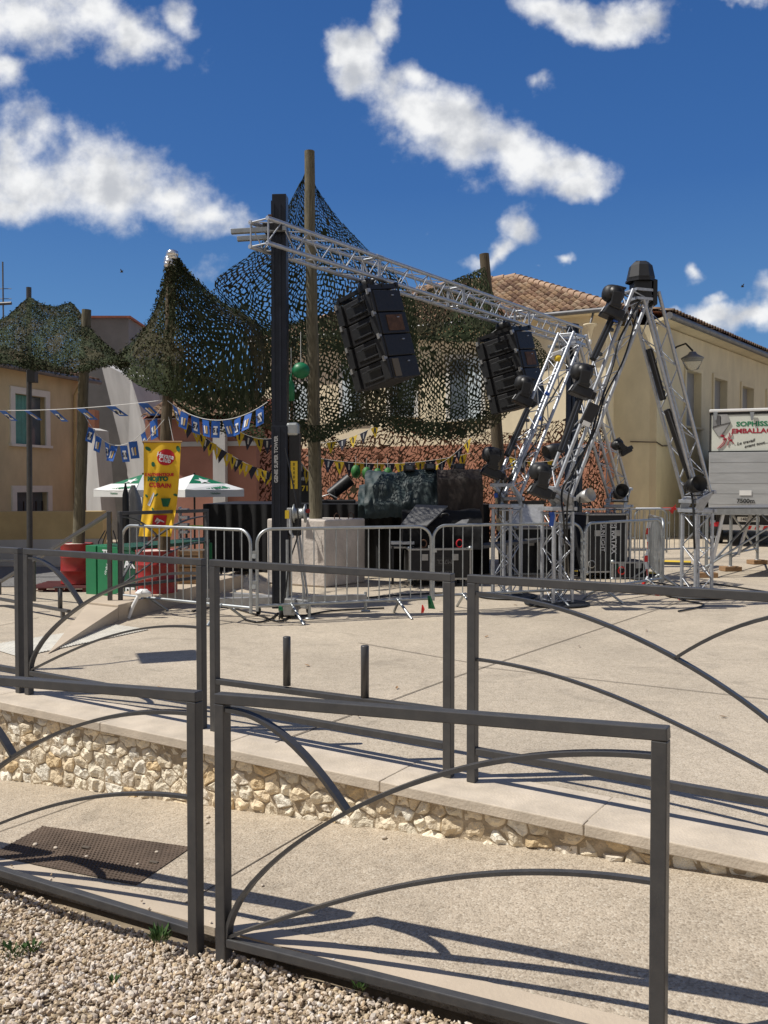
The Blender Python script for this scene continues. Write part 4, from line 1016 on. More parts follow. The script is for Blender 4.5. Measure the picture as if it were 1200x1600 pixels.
# big sheet from the tall pole
o = net([[(475, 274, 14.75), (478, 272, 14.75), (481, 270, 14.78), (485, 272, 14.8), (488, 280, 14.8), (489, 284, 14.8)],
         [(446, 330, 14.6), (456, 335, 14.75), (472, 338, 14.9), (492, 338, 15.0), (510, 332, 15.1), (518, 326, 15.2)],
         [(398, 392, 14.2), (430, 400, 14.6), (470, 405, 15.0), (515, 405, 15.4), (555, 392, 15.6), (570, 386, 15.8)],
         [(332, 447, 13.6), (385, 470, 14.4), (450, 480, 15.0), (520, 480, 15.7), (590, 465, 16.3), (640, 455, 16.8)],
         [(392, 520, 13.8), (420, 545, 14.4), (470, 560, 15.0), (530, 565, 15.6), (600, 560, 16.3), (650, 545, 16.9)],
         [(388, 610, 14.0), (420, 625, 14.4), (470, 635, 15.0), (530, 640, 15.6), (600, 640, 16.2), (650, 620, 16.8)],
         [(385, 655, 14.2), (425, 672, 14.4), (475, 684, 15.0), (530, 680, 15.6), (590, 662, 16.2), (640, 672, 16.8)]],
        .080, (.55, .76), .012, leaves=6, wob=.06, seed=11, fill=.04)
tag(o, 'large see-through sheet of camouflage netting hung from the tallest pole', 'camouflage net', 'camouflage nets')
# sheet between the tall pole and the leaning pole
o = net([[(520, 470, 17.2), (590, 462, 17.6), (650, 462, 17.8), (700, 440, 18.2), (735, 428, 18.5), (753, 417, 18.6)],
         [(520, 505, 17.0), (590, 505, 17.4), (650, 508, 17.7), (705, 500, 18.1), (750, 495, 18.4), (790, 492, 18.6)],
         [(530, 560, 16.7), (600, 565, 17.1), (655, 568, 17.4), (715, 562, 17.8), (775, 545, 18.1), (836, 528, 18.6)],
         [(545, 620, 16.5), (610, 630, 16.9), (665, 638, 17.2), (725, 630, 17.5), (790, 600, 17.9), (852, 548, 18.6)],
         [(556, 655, 16.4), (615, 662, 16.7), (668, 680, 17.0), (735, 672, 17.4), (800, 628, 17.9), (868, 566, 18.6)]],
        .082, (.56, .78), .014, leaves=30, wob=.08, seed=14, fill=.06)
tag(o, 'wide sagging camouflage net stretched to the leaning pole', 'camouflage net', 'camouflage nets')
# dense gathered band along the top and the hem of that sheet
for (rows, lb, sd) in (([[(400, 505, 16.6), (480, 498, 17), (560, 486, 17.2), (640, 462, 17.6), (712, 436, 18.2), (757, 417, 18.5)], [(400, 560, 16.2), (480, 556, 16.6), (560, 540, 16.8), (640, 532, 17.1), (720, 535, 17.5), (790, 530, 17.9)]], 'dense dark band of netting gathered above the cream facade', 21),
                       ([[(395, 610, 13.6), (440, 650, 13.9), (500, 664, 14.3), (560, 640, 15.0), (630, 652, 15.8), (700, 660, 16.6), (770, 640, 17.3), (820, 596, 17.9)], [(390, 650, 13.5), (440, 684, 13.8), (500, 690, 14.2), (560, 664, 14.9), (630, 680, 15.7), (700, 688, 16.5), (770, 668, 17.2), (826, 612, 17.8)]], 'rolled hem of netting sagging in scallops over the stage', 23)):
    o = net(rows, .08, (.42, .68), .018, leaves=170, wob=.05, seed=sd, fill=.08)
    tag(o, lb, 'camouflage net', 'camouflage nets')
# brown mesh added to imitate the dappled net shadow on the back wall
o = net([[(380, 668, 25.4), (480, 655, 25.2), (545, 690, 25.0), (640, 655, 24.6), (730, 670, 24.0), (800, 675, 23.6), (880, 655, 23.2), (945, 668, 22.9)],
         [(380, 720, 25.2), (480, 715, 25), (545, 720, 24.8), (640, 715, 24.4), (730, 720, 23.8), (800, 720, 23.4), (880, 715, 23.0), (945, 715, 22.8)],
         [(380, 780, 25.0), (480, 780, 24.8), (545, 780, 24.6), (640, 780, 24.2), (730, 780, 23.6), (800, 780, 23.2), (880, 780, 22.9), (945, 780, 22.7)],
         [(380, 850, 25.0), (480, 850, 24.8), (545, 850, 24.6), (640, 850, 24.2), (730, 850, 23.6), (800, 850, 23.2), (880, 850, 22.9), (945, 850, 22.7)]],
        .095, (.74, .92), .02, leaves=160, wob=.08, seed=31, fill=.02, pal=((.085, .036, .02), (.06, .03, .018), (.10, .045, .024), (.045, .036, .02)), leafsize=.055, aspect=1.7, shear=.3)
tag(o, 'brown mesh standing in for dappled net shadow on the terracotta back wall', 'camouflage net', 'camouflage nets')

# ================================================================== CROWD BARRIERS
def barrier_proto():
    root = thing('crowd_barrier', 'x', 'barrier', (0, 0, 0), 0, 'galvanised crowd control barriers')
    L = 2.15; H = 1.10; zb = .20; r = .019
    pts = [(0, 0, zb-.06)]
    c = .17
    for k in range(9): a = PI-k*PI/16; pts.append((c+c*math.cos(a), 0, H-c+c*math.sin(a)))
    for k in range(9): a = PI/2-k*PI/16; pts.append((L-c+c*math.cos(a), 0, H-c+c*math.sin(a)))
    pts.append((L, 0, zb-.06))
    MB().tube(pts, r, 10).build('frame', 'galv', root)
    MB().tube([(0, 0, zb), (L, 0, zb)], r, 10).build('bottom_tube', 'galv', root)
    for i in range(1, 16):
        x = L*i/16; zt = H if c < x < L-c else H-c+math.sqrt(max(0, c*c-(c-min(x, L-x))**2))
        MB().tube([(x, 0, zb), (x, 0, zt-.01)], .0075, 6, False).build('bar', 'galv', root)
    for x in (.42, L-.42):
        MB().tube([(x+.05, -.32, .0), (x-.02, -.03, zb), (x-.02, 0, zb+.01)], .017, 8).tube([(x+.05, .32, .0), (x+.02, .03, zb), (x+.02, 0, zb+.01)], .017, 8).build('foot', 'galv', root)
    for z in (.45, .80): 
        MB().box((L+.04, 0, z), (.07, .012, .05)).build('hook', 'galv', root); MB().box((-.035, 0, z+.03), (.06, .03, .035)).build('hook', 'galv', root)
    return root
def place_barriers():
    proto = barrier_proto(); first = True
    bl = [((192, 930), (392, 950), 'galvanised barrier beside the landing at the left end of the row'),
          ((402, 947), (670, 935), 'galvanised barrier in front of the concrete block and mast'),
          ((677, 931), (909, 920), 'galvanised barrier in front of the round truss base'),
          ((914, 912), None, 'short looking galvanised barrier turned away before the tall black case'),
          (None, None, 'galvanised barrier seen nearly end on with red and white tape'),
          (None, None, 'galvanised barrier far back below the tan building wall'),
          (None, None, 'galvanised barrier far back behind the truss legs')]
    P = [(G(192, 930, .2), G(392, 950, .2)), (G(402, 947, .2), G(670, 935, .2)), (G(677, 931, .2), G(909, 920, .2)),
         (Vector((2.72, 12.12, 0)), Vector((4.22, 13.6, 0))), (Vector((4.25, 13.62, 0)), Vector((4.66, 15.75, 0))),
         (W(992, 795, 19.6), W(1078, 795, 20.2)), (W(893, 795, 19.4), W(985, 795, 19.6))]
    for (p, q), b in zip(P, bl):
        d = q-p; o = proto if first else dup(proto); first = False
        o.location = (p.x, p.y, LZ*0); o.rotation_euler = (0, 0, math.atan2(d.y, d.x)); o['label'] = b[2]
        if b[0] and abs(d.xy.length-2.15) > .02: o.scale = (d.xy.length/2.15, 1, 1)
place_barriers()
def ribbon(loc, d, label, m, n=3):
    mb = MB()
    for i in range(n):
        o = Vector((i*.012, -.01*i, 0)); w = Vector((.018, .004, 0)); p0 = o; p1 = o+d*.5+Vector((.01, -.02, 0)); p2 = o+d+Vector((.015*i, .0, 0)); t = Vector((0, .004, 0))
        mb.prism([p0-w*.4, p0+w*.4, p1+w, p2+w*.8, p2-w, p1-w], t)
    q = mb.build('ribbon', m); q.location = loc; tag(q, label, 'ribbon')
ribbon(W(669, 931, 11.05), Vector((0.02, 0, -.16)), 'bright green ribbon tied to the low end of the middle barrier', 'green')
ribbon(W(660, 945, 10.95), Vector((0.0, 0, -.10)), 'short red ribbon hanging beside the green ribbon', 'tape_red', 1)
ribbon(W(437, 947, 10.35), Vector((0, 0, -.05)), 'green twist of ribbon round a barrier foot by the mast', 'green', 2)
def cloth_knot():
    p = W(224, 927, 10.9); mb = MB()
    mb.ell((0, 0, 0), (.09, .05, .05), 12, 8); mb.v = [(x+mn.noise(Vector((x*30, y*30, z*30)))*.035, y+mn.noise(Vector((x*30, 7, z*30)))*.02, z+mn.noise(Vector((3, y*30, z*40)))*.03) for x, y, z in mb.v]
    mb.tube([(-.06, 0, -.03), (-.12, -.02, -.15), (-.17, -.05, -.3)], .022, 8); o = mb.build('tied_plastic_sheet', 'white'); o.location = p; tag(o, 'white plastic knotted round the foot of the left barrier', 'plastic sheet')
cloth_knot()
def tapes():
    p = Vector((4.22, 13.5, 0)); root = thing('barrier_tape', 'red and white tape twisted down the end on barrier', 'tape', p)
    pts = [W(1015, 815, 13.5), W(1011, 835, 13.5), W(1013, 858, 13.45), W(1009, 878, 13.4), W(1012, 900, 13.4), W(1004, 915, 13.2)]
    for i in range(10):
        a = i/10*5; k = int(a); f = a-k; q0 = pts[k].lerp(pts[k+1], f)-p; a2 = (i+1)/10*5; k2 = min(4, int(a2-1e-6)); q1 = pts[k2].lerp(pts[k2+1], a2-k2)-p
        w = Vector((.035, .01, 0))*(.6+.4*math.cos(i*1.3)); MB().prism([q0-w, q0+w, q1+w, q1-w], (0, .003, 0)).build('tape_strip', 'tape_red' if i % 2 else 'flag_white', root)
    p = G(955, 925); root = thing('barrier_tape', 'red and white tape lying on the ground under the turned barrier', 'tape', p)
    pts = [G(u, v, .006) for u, v in ((948, 922), (968, 924), (990, 926), (1010, 928), (1030, 930), (1052, 928), (1062, 938))]
    for i in range(18):
        a = i/18*6; k = int(a); q0 = pts[k].lerp(pts[k+1], a-k)-p; a2 = (i+1)/18*6; k2 = min(5, int(a2-1e-6)); q1 = pts[k2].lerp(pts[k2+1], a2-k2)-p
        w = Vector((.01, .04, 0)); MB().prism([q0-w, q1-w, q1+w, q0+w], (0, 0, .004)).build('tape_strip', 'tape_red' if i % 2 else 'flag_white', root)
    p = W(1046, 795, 20.0); root = thing('barrier_tape', 'red tape wound round the top of the far barrier', 'tape', p)
    MB().tube([(-.75, 0, 0), (-.2, 0, 0)], .026, 8).build('tape_wrap', 'flag_white', root); MB().tube([(-.15, 0, 0), (.15, 0, 0)], .028, 8).build('tape_wrap', 'tape_red', root)
    m = MB(); m.prism([(-.05, -.03, 0), (.05, -.03, .02), (.14, -.03, .10), (.06, -.03, -.12)], (0, .01, 0)); m.build('tape_end', 'tape_red', root)
tapes()

# ================================================================== CONCRETE BLOCK
def concrete_block():
    c0 = G(508, 918); top = 1.07
    ex = (G(440, 905)-c0); l = Vector((-.86, .51, 0)).normalized(); r = Vector((.62, .785, 0)).normalized()
    root = thing('concrete_block', 'big pale cast concrete block holding the tallest pole', 'concrete block', c0)
    a, b = 1.16, 1.0
    m = MB(); m.prism([(0, 0, 0), l*a, l*a+r*b, r*b], (0, 0, top)); m.build('block', 'block', root, bevel=.025)
    for t in (.35, .7):
        q = r*b*t+l*.10+Vector((0, 0, top-.02)); MB().tube([q, q+Vector((0, 0, .09)), q+Vector((.04, .03, .12)), q+Vector((.08, .06, .08)), q+Vector((.08, .06, 0))], .008, 6).build('lifting_loop', 'rust', root)
concrete_block()

# ================================================================== LIFT TOWERS
def lift_tower(base, ztop, rz, label, detailed=True):
    root = thing('lift_tower', label, 'lift tower', base, rz, 'black lifting masts'); H = ztop-base.z
    m = MB(); m.box((0, 0, .10+1.12), (.20, .21, 2.24)); m.build('outer_mast', 'navy_mast', root, bevel=.006)
    m = MB()
    for sx in (-.08, .0, .08): m.box((sx, -.109, .10+1.12), (.022, .012, 2.2))
    m.build('mast_rib', 'navy_mast', root)
    m = MB(); m.box((.0, .0, (2.3+H)/2+.02), (.172, .18, H-2.3)); m.build('inner_mast', 'navy_mast', root, bevel=.005)
    m = MB()
    for sx in (-.068, .012): m.box((sx, -.095, (2.3+H)/2), (.026, .014, H-2.5))
    m.box((-.098, 0, (2.3+H)/2), (.012, .12, H-2.4)); m.build('mast_rib', 'navy_mast', root)
    m = MB(); m.box((.175, .0, 1.62), (.13, .15, 1.25)); m.build('second_mast', 'black', root, bevel=.006)
    m = MB(); m.box((.155, -.02, 2.30), (.15, .17, .16)); m.build('pulley_head', 'galv', root, bevel=.03)
    if detailed:
        m = MB(); m.box((.175, -.079, 1.74), (.085, .004, .34)); lab = m.build('warning_label', 'yellow', root)
        for i in range(6): text('lettering', 'IIIIIIIIII', .028, 'txt_black', lab, frame((.175, -.0825, 1.61+i*.052), (0, 0, 1), (-1, 0, 0)) , wscale=.5)
        text('lettering', 'GENIE SUPER TOWER', .062, 'letter_grey', root, frame((-.038, -.1165, 1.93), (0, 0, 1), (-1, 0, 0)), wscale=.95, bold=.002)
        w = thing('x', None, None); bpy.data.objects.remove(w)
        m = MB(); Mx = Matrix.Rotation(PI/2, 3, 'Y'); m.lathe([(0, 0), (.115, 0), (.115, .012), (.065, .02), (.065, .13), (.115, .138), (.115, .15), (0, .15)], (.17, -.09, 1.27), 20, Mx); wn = m.build('winch', 'galv', root)
        MB().box((.13, -.13, 1.22), (.06, .10, .24)).build('gearbox', 'alu_dull', wn, bevel=.01)
        MB().box((.105, -.184, 1.26), (.05, .004, .10)).build('warning_label', 'yellow', wn)
        MB().tube([(.14, -.18, 1.20), (.15, -.22, 1.05), (.19, -.24, .98)], .016, 8).build('crank', 'alu_dull', wn)
        MB().box((.345, -.10, 1.30), (.05, .05, .05)).build('brake_knob', 'red', wn, bevel=.01)
        MB().tube([(.23, -.02, 1.0), (.34, -.1, .25)], .014, 8).tube([(.20, -.04, 1.0), (.31, -.12, .25)], .014, 8).build('strut', 'alu_dull', root)
        MB().tube([(.10, -.15, .95), (.10, -.15, .14)], .018, 8).build('jack_tube', 'galv', root)
        MB().box((.06, -.12, .62), (.48, .05, .04)).build('cross_bar', 'alu_dull', root, bevel=.005)
    for (dx, dy, l) in ((-1, -.12, 1.0), (1, .45, 1.1), (-.8, .6, .9), (.8, -.5, .45)):
        d = Vector((dx, dy, 0)).normalized(); lg = MB().bar(d*.08+Vector((0, 0, .19)), d*l+Vector((0, 0, .17)), .07, .10).build('outrigger', 'alu_dull', root, bevel=.006)
        e = d*l; MB().tube([e+Vector((0, 0, .25)), e+Vector((0, 0, .02))], .02, 8).lathe([(0, 0), (.06, 0), (.06, .015), (0, .02)], e, 12).build('jack_foot', 'galv', lg)
    for (x, y) in ((.04, -.22), (-.30, .05), (.30, .22)):
        m = MB(); m.lathe([(0, -.022), (.05, -.022), (.058, -.012), (.058, .012), (.05, .022), (0, .022)], (x, y, .060), 16, Matrix.Rotation(PI/2, 3, 'Y')); wl = m.build('caster', 'rubber', root)
        MB().box((x, y, .125), (.06, .05, .09)).build('caster_fork', 'galv', wl)
    m = MB(); m.box((.14, -.12, .14), (.14, .30, .20)); m.build('base_plate', 'alu_dull', root, bevel=.01)
    # forks that carry the truss
    for y in (-.16, .16):
        MB().bar((-.56, y-.05, H-.46), (.10, y+.0, H-.42), .07, .055).build('fork', 'galv', root, bevel=.004)
    MB().box((-.06, 0, H-.40), (.24, .42, .10)).build('carriage', 'black', root, bevel=.008)
    for y in (-.12, .12): MB().box((-.10, y, H-.30), (.05, .05, .12)).build('clamp', 'rust', root, bevel=.004)
    return root
TB = G(440, 962); TB.z = 0
lift_tower(TB, W(437, 309, TB.y).z, R(-4), 'tall blue black lifting mast in front of the concrete block')
T2 = W(893, 800, 17.7); T2.z = 0
lift_tower(T2, W(893, 508, 17.7).z, R(38), 'lifting mast standing behind the leaning truss legs', False)

# ================================================================== TRUSSES
def truss_mesh(p0, p1, w, up=(0, 0, 1), cr=.026, br=.0085, bay=.28, off=0):
    p0, p1 = Vector(p0), Vector(p1); d = (p1-p0); L = d.length; d.normalize(); up = Vector(up); a = d.cross(up).normalized(); b = a.cross(d).normalized()
    m = MB(); cs = [(a*sx+b*sz)*w/2 for sx, sz in ((-1, -1), (1, -1), (1, 1), (-1, 1))]
    for c in cs: m.tube([p0+c, p1+c], cr, 9)
    n = max(1, round(L/bay))
    for k in range(4):
        c0, c1 = cs[k], cs[(k+1) % 4]
        for i in range(n):
            q0 = p0+d*(L*i/n); q1 = p0+d*(L*(i+1)/n)
            if (i+k) % 2: m.tube([q0+c0, q1+c1], br, 5, False)
            else: m.tube([q0+c1, q1+c0], br, 5, False)
        for e in (.02, L-.02): m.tube([p0+d*e+c0, p0+d*e+c1], br*1.3, 6, False)
    return m
TW = .29
h0 = Vector((TB.x, TB.y, 0)); zt = W(437, 356, TB.y).z
e0 = W(398, 343, TB.y-.55); h1 = Vector((T2.x, T2.y, 0))
dirt = (h1-h0); dirt.z = 0; Lt = dirt.length; dirt.normalize()
tr0 = Vector((TB.x, TB.y, W(455, 374, TB.y).z))-dirt*.38; tr1 = Vector((T2.x, T2.y, tr0.z-.06))+dirt*.10
def main_truss():
    root = thing('lighting_truss', 'long silver box truss spanning between the two lifting masts', 'truss', tr0); d = tr1-tr0; n = 4
    for i in range(n):
        a, b = d*(i/n), d*((i+1)/n)
        s = truss_mesh(a, b, TW, bay=.24, cr=.028).build('truss_section', 'alu', root)
        if i:
            dn = d.normalized(); sd = dn.cross(Vector((0, 0, 1)))
            for sx in (-1, 1):
                for sz in (-1, 1): c = a+sd*sx*TW/2+Vector((0, 0, sz*TW/2)); MB().tube([c-dn*.07, c+dn*.07], .033, 9).build('coupler', 'alu_dull', s)
main_truss()
def along(px):
    d = tr1-tr0; k = (px-600)/FPX; t = (k*tr0.y-tr0.x)/(d.x-k*d.y); return tr0+d*t
# --- leaning A frames
def a_frame(L0, L1, AP, zL, zR, label):
    """L0, L1 foot positions, AP apex; hinge heights zL, zR"""
    root = thing('truss_arch', label, 'truss arch', L0, 0, 'silver truss A frames'); o = Vector(L0); ac = (Vector(L1)-o); ac.z = 0; ac.normalize(); nn = Vector((-ac.y, ac.x, 0))
    for foot, zh, sgn in ((Vector(L0), zL, 1), (Vector(L1), zR, -1)):
        f = foot-o; w = TW
        MB().lathe([(0, 0), (.42, 0), (.44, .01), (.44, .022), (.40, .03), (0, .03)], f, 36).build('base_plate', 'grey_cab', root)
        truss_mesh(f+Vector((0, 0, .04)), f+Vector((0, 0, zh-.24)), w, up=nn, bay=.25).build('upright_truss', 'alu', root)
        hb = MB(); z = zh-.20
        for sx in (-1, 1):
            hb.bar(f+nn*sx*w/2-ac*.19+Vector((0, 0, z)), f+nn*sx*w/2+ac*.19+Vector((0, 0, z)), .05, .05)
            hb.bar(f+ac*sx*.17-nn*.19+Vector((0, 0, z)), f+ac*sx*.17+nn*.19+Vector((0, 0, z)), .05, .05)
        hb.build('hinge_lower', 'alu', root, bevel=.004)
        ldir = (Vector(AP)-(foot+Vector((0, 0, zh)))).normalized(); ls = f+Vector((0, 0, zh)); up = nn
        b = ldir.cross(nn).normalized()
        hu = MB()
        for sx in (-1, 1):
            hu.bar(ls+nn*sx*w/2-b*.19, ls+nn*sx*w/2+b*.19, .05, .05, up=nn); hu.bar(ls+b*sx*.17-nn*.19, ls+b*sx*.17+nn*.19, .05, .05, up=nn)
        hu.build('hinge_upper', 'alu', root, bevel=.004)
        for sx in (-1, 1):
            MB().prism([f+nn*sx*.16+ac*sgn*.17+Vector((0, 0, z)), f+nn*sx*.16+ac*sgn*.05+Vector((0, 0, z)), ls+nn*sx*.16-b*.16*1, ls+nn*sx*.16+b*.17], nn*.012*sx).build('hinge_plate', 'alu_dull', root)
        end = Vector(AP)-o-ldir*.05-ac*sgn*.06
        truss_mesh(ls+ldir*.03, end, w*.92, up=nn, bay=.26).build('leaning_truss', 'alu', root)
    m = MB(); ap = Vector(AP)-o
    for sz in (0, -.12): 
        for sy in (-1, 1): m.bar(ap+nn*sy*.14-ac*.16+Vector((0, 0, sz)), ap+nn*sy*.14+ac*.16+Vector((0, 0, sz)), .035, .035)
        for sx in (-1, 1): m.bar(ap+ac*sx*.15-nn*.15+Vector((0, 0, sz)), ap+ac*sx*.15+nn*.15+Vector((0, 0, sz)), .035, .035)
    m.build('apex_frame', 'alu', root)
    return root
A2L = G(870, 944); A2R = G(1088, 932); AP2 = W(1000, 456, 12.35)
a_frame(A2L, A2R, AP2, 1.50, 1.45, 'nearer leaning truss arch with a black lamp on its peak')
A1L = G(792, 932); A1R = G(966, 901); AP1 = W(894, 526, 14.3)
a_frame(A1L, A1R, AP1, 1.52, 1.45, 'farther leaning truss arch before the second lifting mast')

# ================================================================== MOVING HEADS AND LED BARS
def moving_head(label, u, v, Y, roll=0, tilt=0, upright=False, size=1.0, yaw=0):
    c = W(u, v, Y); root = thing('moving_head_lamp', label, 'stage lamp', c, 0, 'black moving head lamps')
    Rm = (Matrix.Rotation(yaw, 4, 'Z') @ Matrix.Rotation(roll, 4, 'Y')).to_3x3(); s = size
    T = lambda p: Rm @ (Vector(p)*s)
    m = MB(); m.ell(T((-.04, 0, .15)), (.185*s, .16*s, .145*s), 18, 10, Rm @ Matrix.Rotation(R(-12), 3, 'Y'), .74); h = m.build('head', 'grey_cab', root)
    m = MB(); m.lathe([(0, 0), (.09*s, 0), (.10*s, .03*s), (0, .03*s)], T((-.04, -.15, .15)), 18, Rm @ Matrix.Rotation(PI/2, 3, 'X')); m.build('lens', 'black', h)
    m = MB(); m.box(T((.03, -.01, .28)), (.17*s, .2*s, .03*s), Rm @ Matrix.Rotation(R(-8), 3, 'Y')); m.build('vent', 'black', h, bevel=.008)
    m = MB()
    for sy in (-1, 1): m.bar(T((-.01, sy*.175, .17)), T((.04, sy*.17, -.06)), .17*s, .05*s, up=Rm @ Vector((0, 1, 0)))
    m.bar(T((.04, -.19, -.05)), T((.04, .19, -.05)), .20*s, .10*s, up=Rm @ Vector((0, 0, 1))); m.build('yoke', 'black', root, bevel=.015)
    m = MB(); m.prism([T(p) for p in ((-.12, -.18, -.24), (.24, -.18, -.24), (.24, -.16, -.07), (-.07, -.16, -.05))], T((0, .36, 0))); bs = m.build('base', 'black', root, bevel=.02)
    m = MB(); m.prism([T(p) for p in ((-.14, -.10, -.22), (-.12, -.10, -.12), (-.10, .10, -.12), (-.125, .10, -.22))], T((.012, -.02, .01))); m.build('display', 'alu_dull', bs)
    m = MB(); m.box(T((.27, 0, -.14)), (.10*s, .10*s, .12*s), Rm); m.build('clamp', 'grey_cab', bs, bevel=.01)
    return root
moving_head('black moving head lamp clamped near the peak of the nearer arch', 956, 474, 12.0, R(22), size=.80)
moving_head('black moving head lamp half way up the nearer arch', 907, 596, 11.8, R(22), size=.80)
moving_head('black moving head lamp at the foot of the nearer arch', 843, 752, 11.6, R(20), size=.80)
moving_head('black moving head lamp in front of the second loudspeaker stack', 817, 612, 13.6, R(24), size=.80)
moving_head('black moving head lamp at the foot of the farther arch beside the covered desk', 767, 724, 13.0, R(22), size=.80)
moving_head('dark moving head lamp on the far leg behind the nearer arch', 970, 700, 14.7, R(-30), size=.55)
def top_lamp():
    c = W(1001, 436, 12.35); root = thing('hooded_lamp', 'black lamp under a faceted rain hood on the arch peak', 'stage lamp', c)
    n = 8; pr = [(.185, 0), (.19, .03), (.155, .19), (.10, .245), (0, .25)]
    m = MB(); m.lathe([(r, z-.02) for r, z in pr], (0, 0, 0), 8, Matrix.Rotation(R(22), 3, 'Z'), False); m.build('hood', 'grey_cab', root)
    m = MB(); m.lathe([(.205, -.05), (.205, -.02), (.18, -.015)], (0, 0, 0), 8, Matrix.Rotation(R(22), 3, 'Z'), False); m.build('hood_rim', 'black', root)
    m = MB(); m.box((0, 0, -.18), (.25, .25, .30)); m.build('body', 'black', root, bevel=.02)
    m = MB(); m.box((.17, 0, -.2), (.06, .24, .34)); m.build('side_cover', 'grey_cab', root, bevel=.01)
    m = MB(); m.box((.0, -.005, .232), (.14, .05, .02)); m.build('vent', 'black', root)
top_lamp()
def led_bar(label, p, q, size=.11, yoff=0):
    root = thing('led_batten', label, 'light bar', p, 0, 'black light battens on the arches'); d = q-p
    m = MB(); m.bar((0, 0, 0), d, size, size*.9, up=(0, -1, 0)); m.build('body', 'black_cab', root, bevel=.008)
    dn = d.normalized(); s = dn.cross(Vector((0, -1, 0))).normalized(); f = Vector((0, -1, 0))
    m = MB()
    for k in (-1, 1): m.bar(s*k*size*.30+f*size*.5, d+s*k*size*.30+f*size*.5, size*.22, .012, up=f)
    m.build('fin', 'grey_cab', root)
    m = MB(); m.bar(dn*.02+f*size*.47, d-dn*.02+f*size*.47, size*.2, .01, up=f); m.build('lens_strip', 'lens', root)
    for t in (.2, .8):
        b = d*t; m = MB(); m.bar(b-f*size*.4, b-f*size*.4+Vector((.10, .12, -.02)), .04, .04); m.build('bracket', 'black', root)
led_bar('light batten just under the top lamp of the nearer arch', W(926, 562, 11.95), W(956, 498, 12.1), .085)
led_bar('light batten low on the nearer arch above its lowest lamp', W(876, 706, 11.55), W(906, 624, 11.75), .085)
led_bar('light batten half way along the farther arch', W(792, 712, 12.9), W(824, 640, 13.2), .085)
led_bar('light batten on the inner side of the nearer arch right leg', W(1074, 735, 12.75), W(1042, 640, 12.6), .08)
led_bar('light batten high on the nearer arch right leg', W(1036, 625, 12.6), W(1014, 545, 12.5), .08)
def par_can(label, u, v, Y, d, s=1.0, m_='black'):
    root = thing('par_lamp', label, 'stage lamp', W(u, v, Y), 0, 'small can lamps'); Rm = Vector(d).to_track_quat('Z', 'Y').to_matrix()
    m = MB(); m.lathe([(0, -.12*s), (.06*s, -.12*s), (.09*s, -.02*s), (.10*s, .12*s), (.095*s, .12*s), (.08*s, 0), (0, 0)], (0, 0, 0), 18, Rm); m.build('can', m_, root)
    m = MB(); m.tube([Rm @ Vector((-.11*s, 0, 0)), Rm @ Vector((-.12*s, -.12*s, -.03)), Rm @ Vector((.12*s, -.12*s, -.03)), Rm @ Vector((.11*s, 0, 0))], .012, 6); m.build('yoke', 'black', root)
par_can('small black can lamp hanging left of the nearer arch', 866, 704, 12.4, (-.8, -.3, -.3), 1.1)
par_can('small can lamp with a bright rim at the right base of the nearer arch', 1084, 758, 12.7, (.3, -1, .2), 1.2)
par_can('can lamp clamped at the base of the nearer arch left leg', 914, 776, 11.75, (.6, -.8, .3), .9, 'alu_dull')
par_can('can lamp low on the far arch right leg', 968, 770, 15.0, (.1, -1, .3), 1.2)
def small_bits():
    p = W(872, 558, 14.0); root = thing('safety_clamp', 'yellow and white clamp near the peak of the farther arch', 'clamp', p)
    MB().ell((.0, 0, -.02), (.06, .05, .05), 10, 7, None, .7).build('yellow_body', 'yellow', root); MB().box((-.02, 0, .06), (.16, .08, .06), Matrix.Rotation(R(-18), 3, 'Y')).build('white_body', 'white', root, bevel=.01)
    p = W(921, 648, 11.6); root = thing('control_box', 'small black and white box strapped to the nearer arch', 'box', p)
    MB().box((0, 0, 0), (.14, .10, .30), Matrix.Rotation(R(24), 3, 'Y')).build('body', 'black', root, bevel=.01); MB().box((-.05, -.05, -.12), (.10, .02, .06), Matrix.Rotation(R(24), 3, 'Y')).build('label_plate', 'white', root)
    for i, (u, v, Y, lb) in enumerate(((862, 803, 11.7, 'blue strap end hanging at the nearer arch hinge'), (962, 500, 12.0, 'blue strap round the top of the nearer arch'), (855, 615, 13.4, 'blue strap on the upper farther arch'), (846, 655, 13.3, 'blue strap lower on the farther arch'), (775, 774, 13.0, 'thin blue strap at the farther arch hinge'))):
        m = MB(); m.box((0, 0, 0), (.07, .05, .05), Matrix.Rotation(R(20*i), 3, 'Y'))
        if i == 0: m.box((0, -.02, -.08), (.06, .03, .16), Matrix.Rotation(R(8), 3, 'Y'))
        o = m.build('strap', 'blue', None, bevel=.01); o.location = W(u, v, Y); tag(o, lb, 'strap')
small_bits()
def cable(pts, r, label, m='black'):
    P = [Vector(p) for p in pts]; n = len(P); S_ = [spline([np.array(p[:]) for p in P], t/(8*(n-1))) for t in range(8*(n-1)+1)]
    o0 = P[0]; o = MB().tube([Vector(s)-o0 for s in S_], r, 6).build('cable', m); o.location = o0; tag(o, label, 'cable')
cable([W(1000, 470, 12.2), W(968, 530, 12.0), W(958, 570, 11.95), W(935, 640, 11.8), W(920, 690, 11.7), W(893, 740, 11.6), W(878, 770, 11.6), W(882, 830, 11.7), G(884, 915)], .014, 'black cable sagging down the left leg of the nearer arch')
cable([W(998, 480, 12.1), W(975, 560, 12.05), W(945, 620, 11.85), W(930, 672, 11.75), W(900, 735, 11.65), W(886, 800, 11.65), G(889, 918)], .012, 'second black cable following the left leg of the nearer arch')
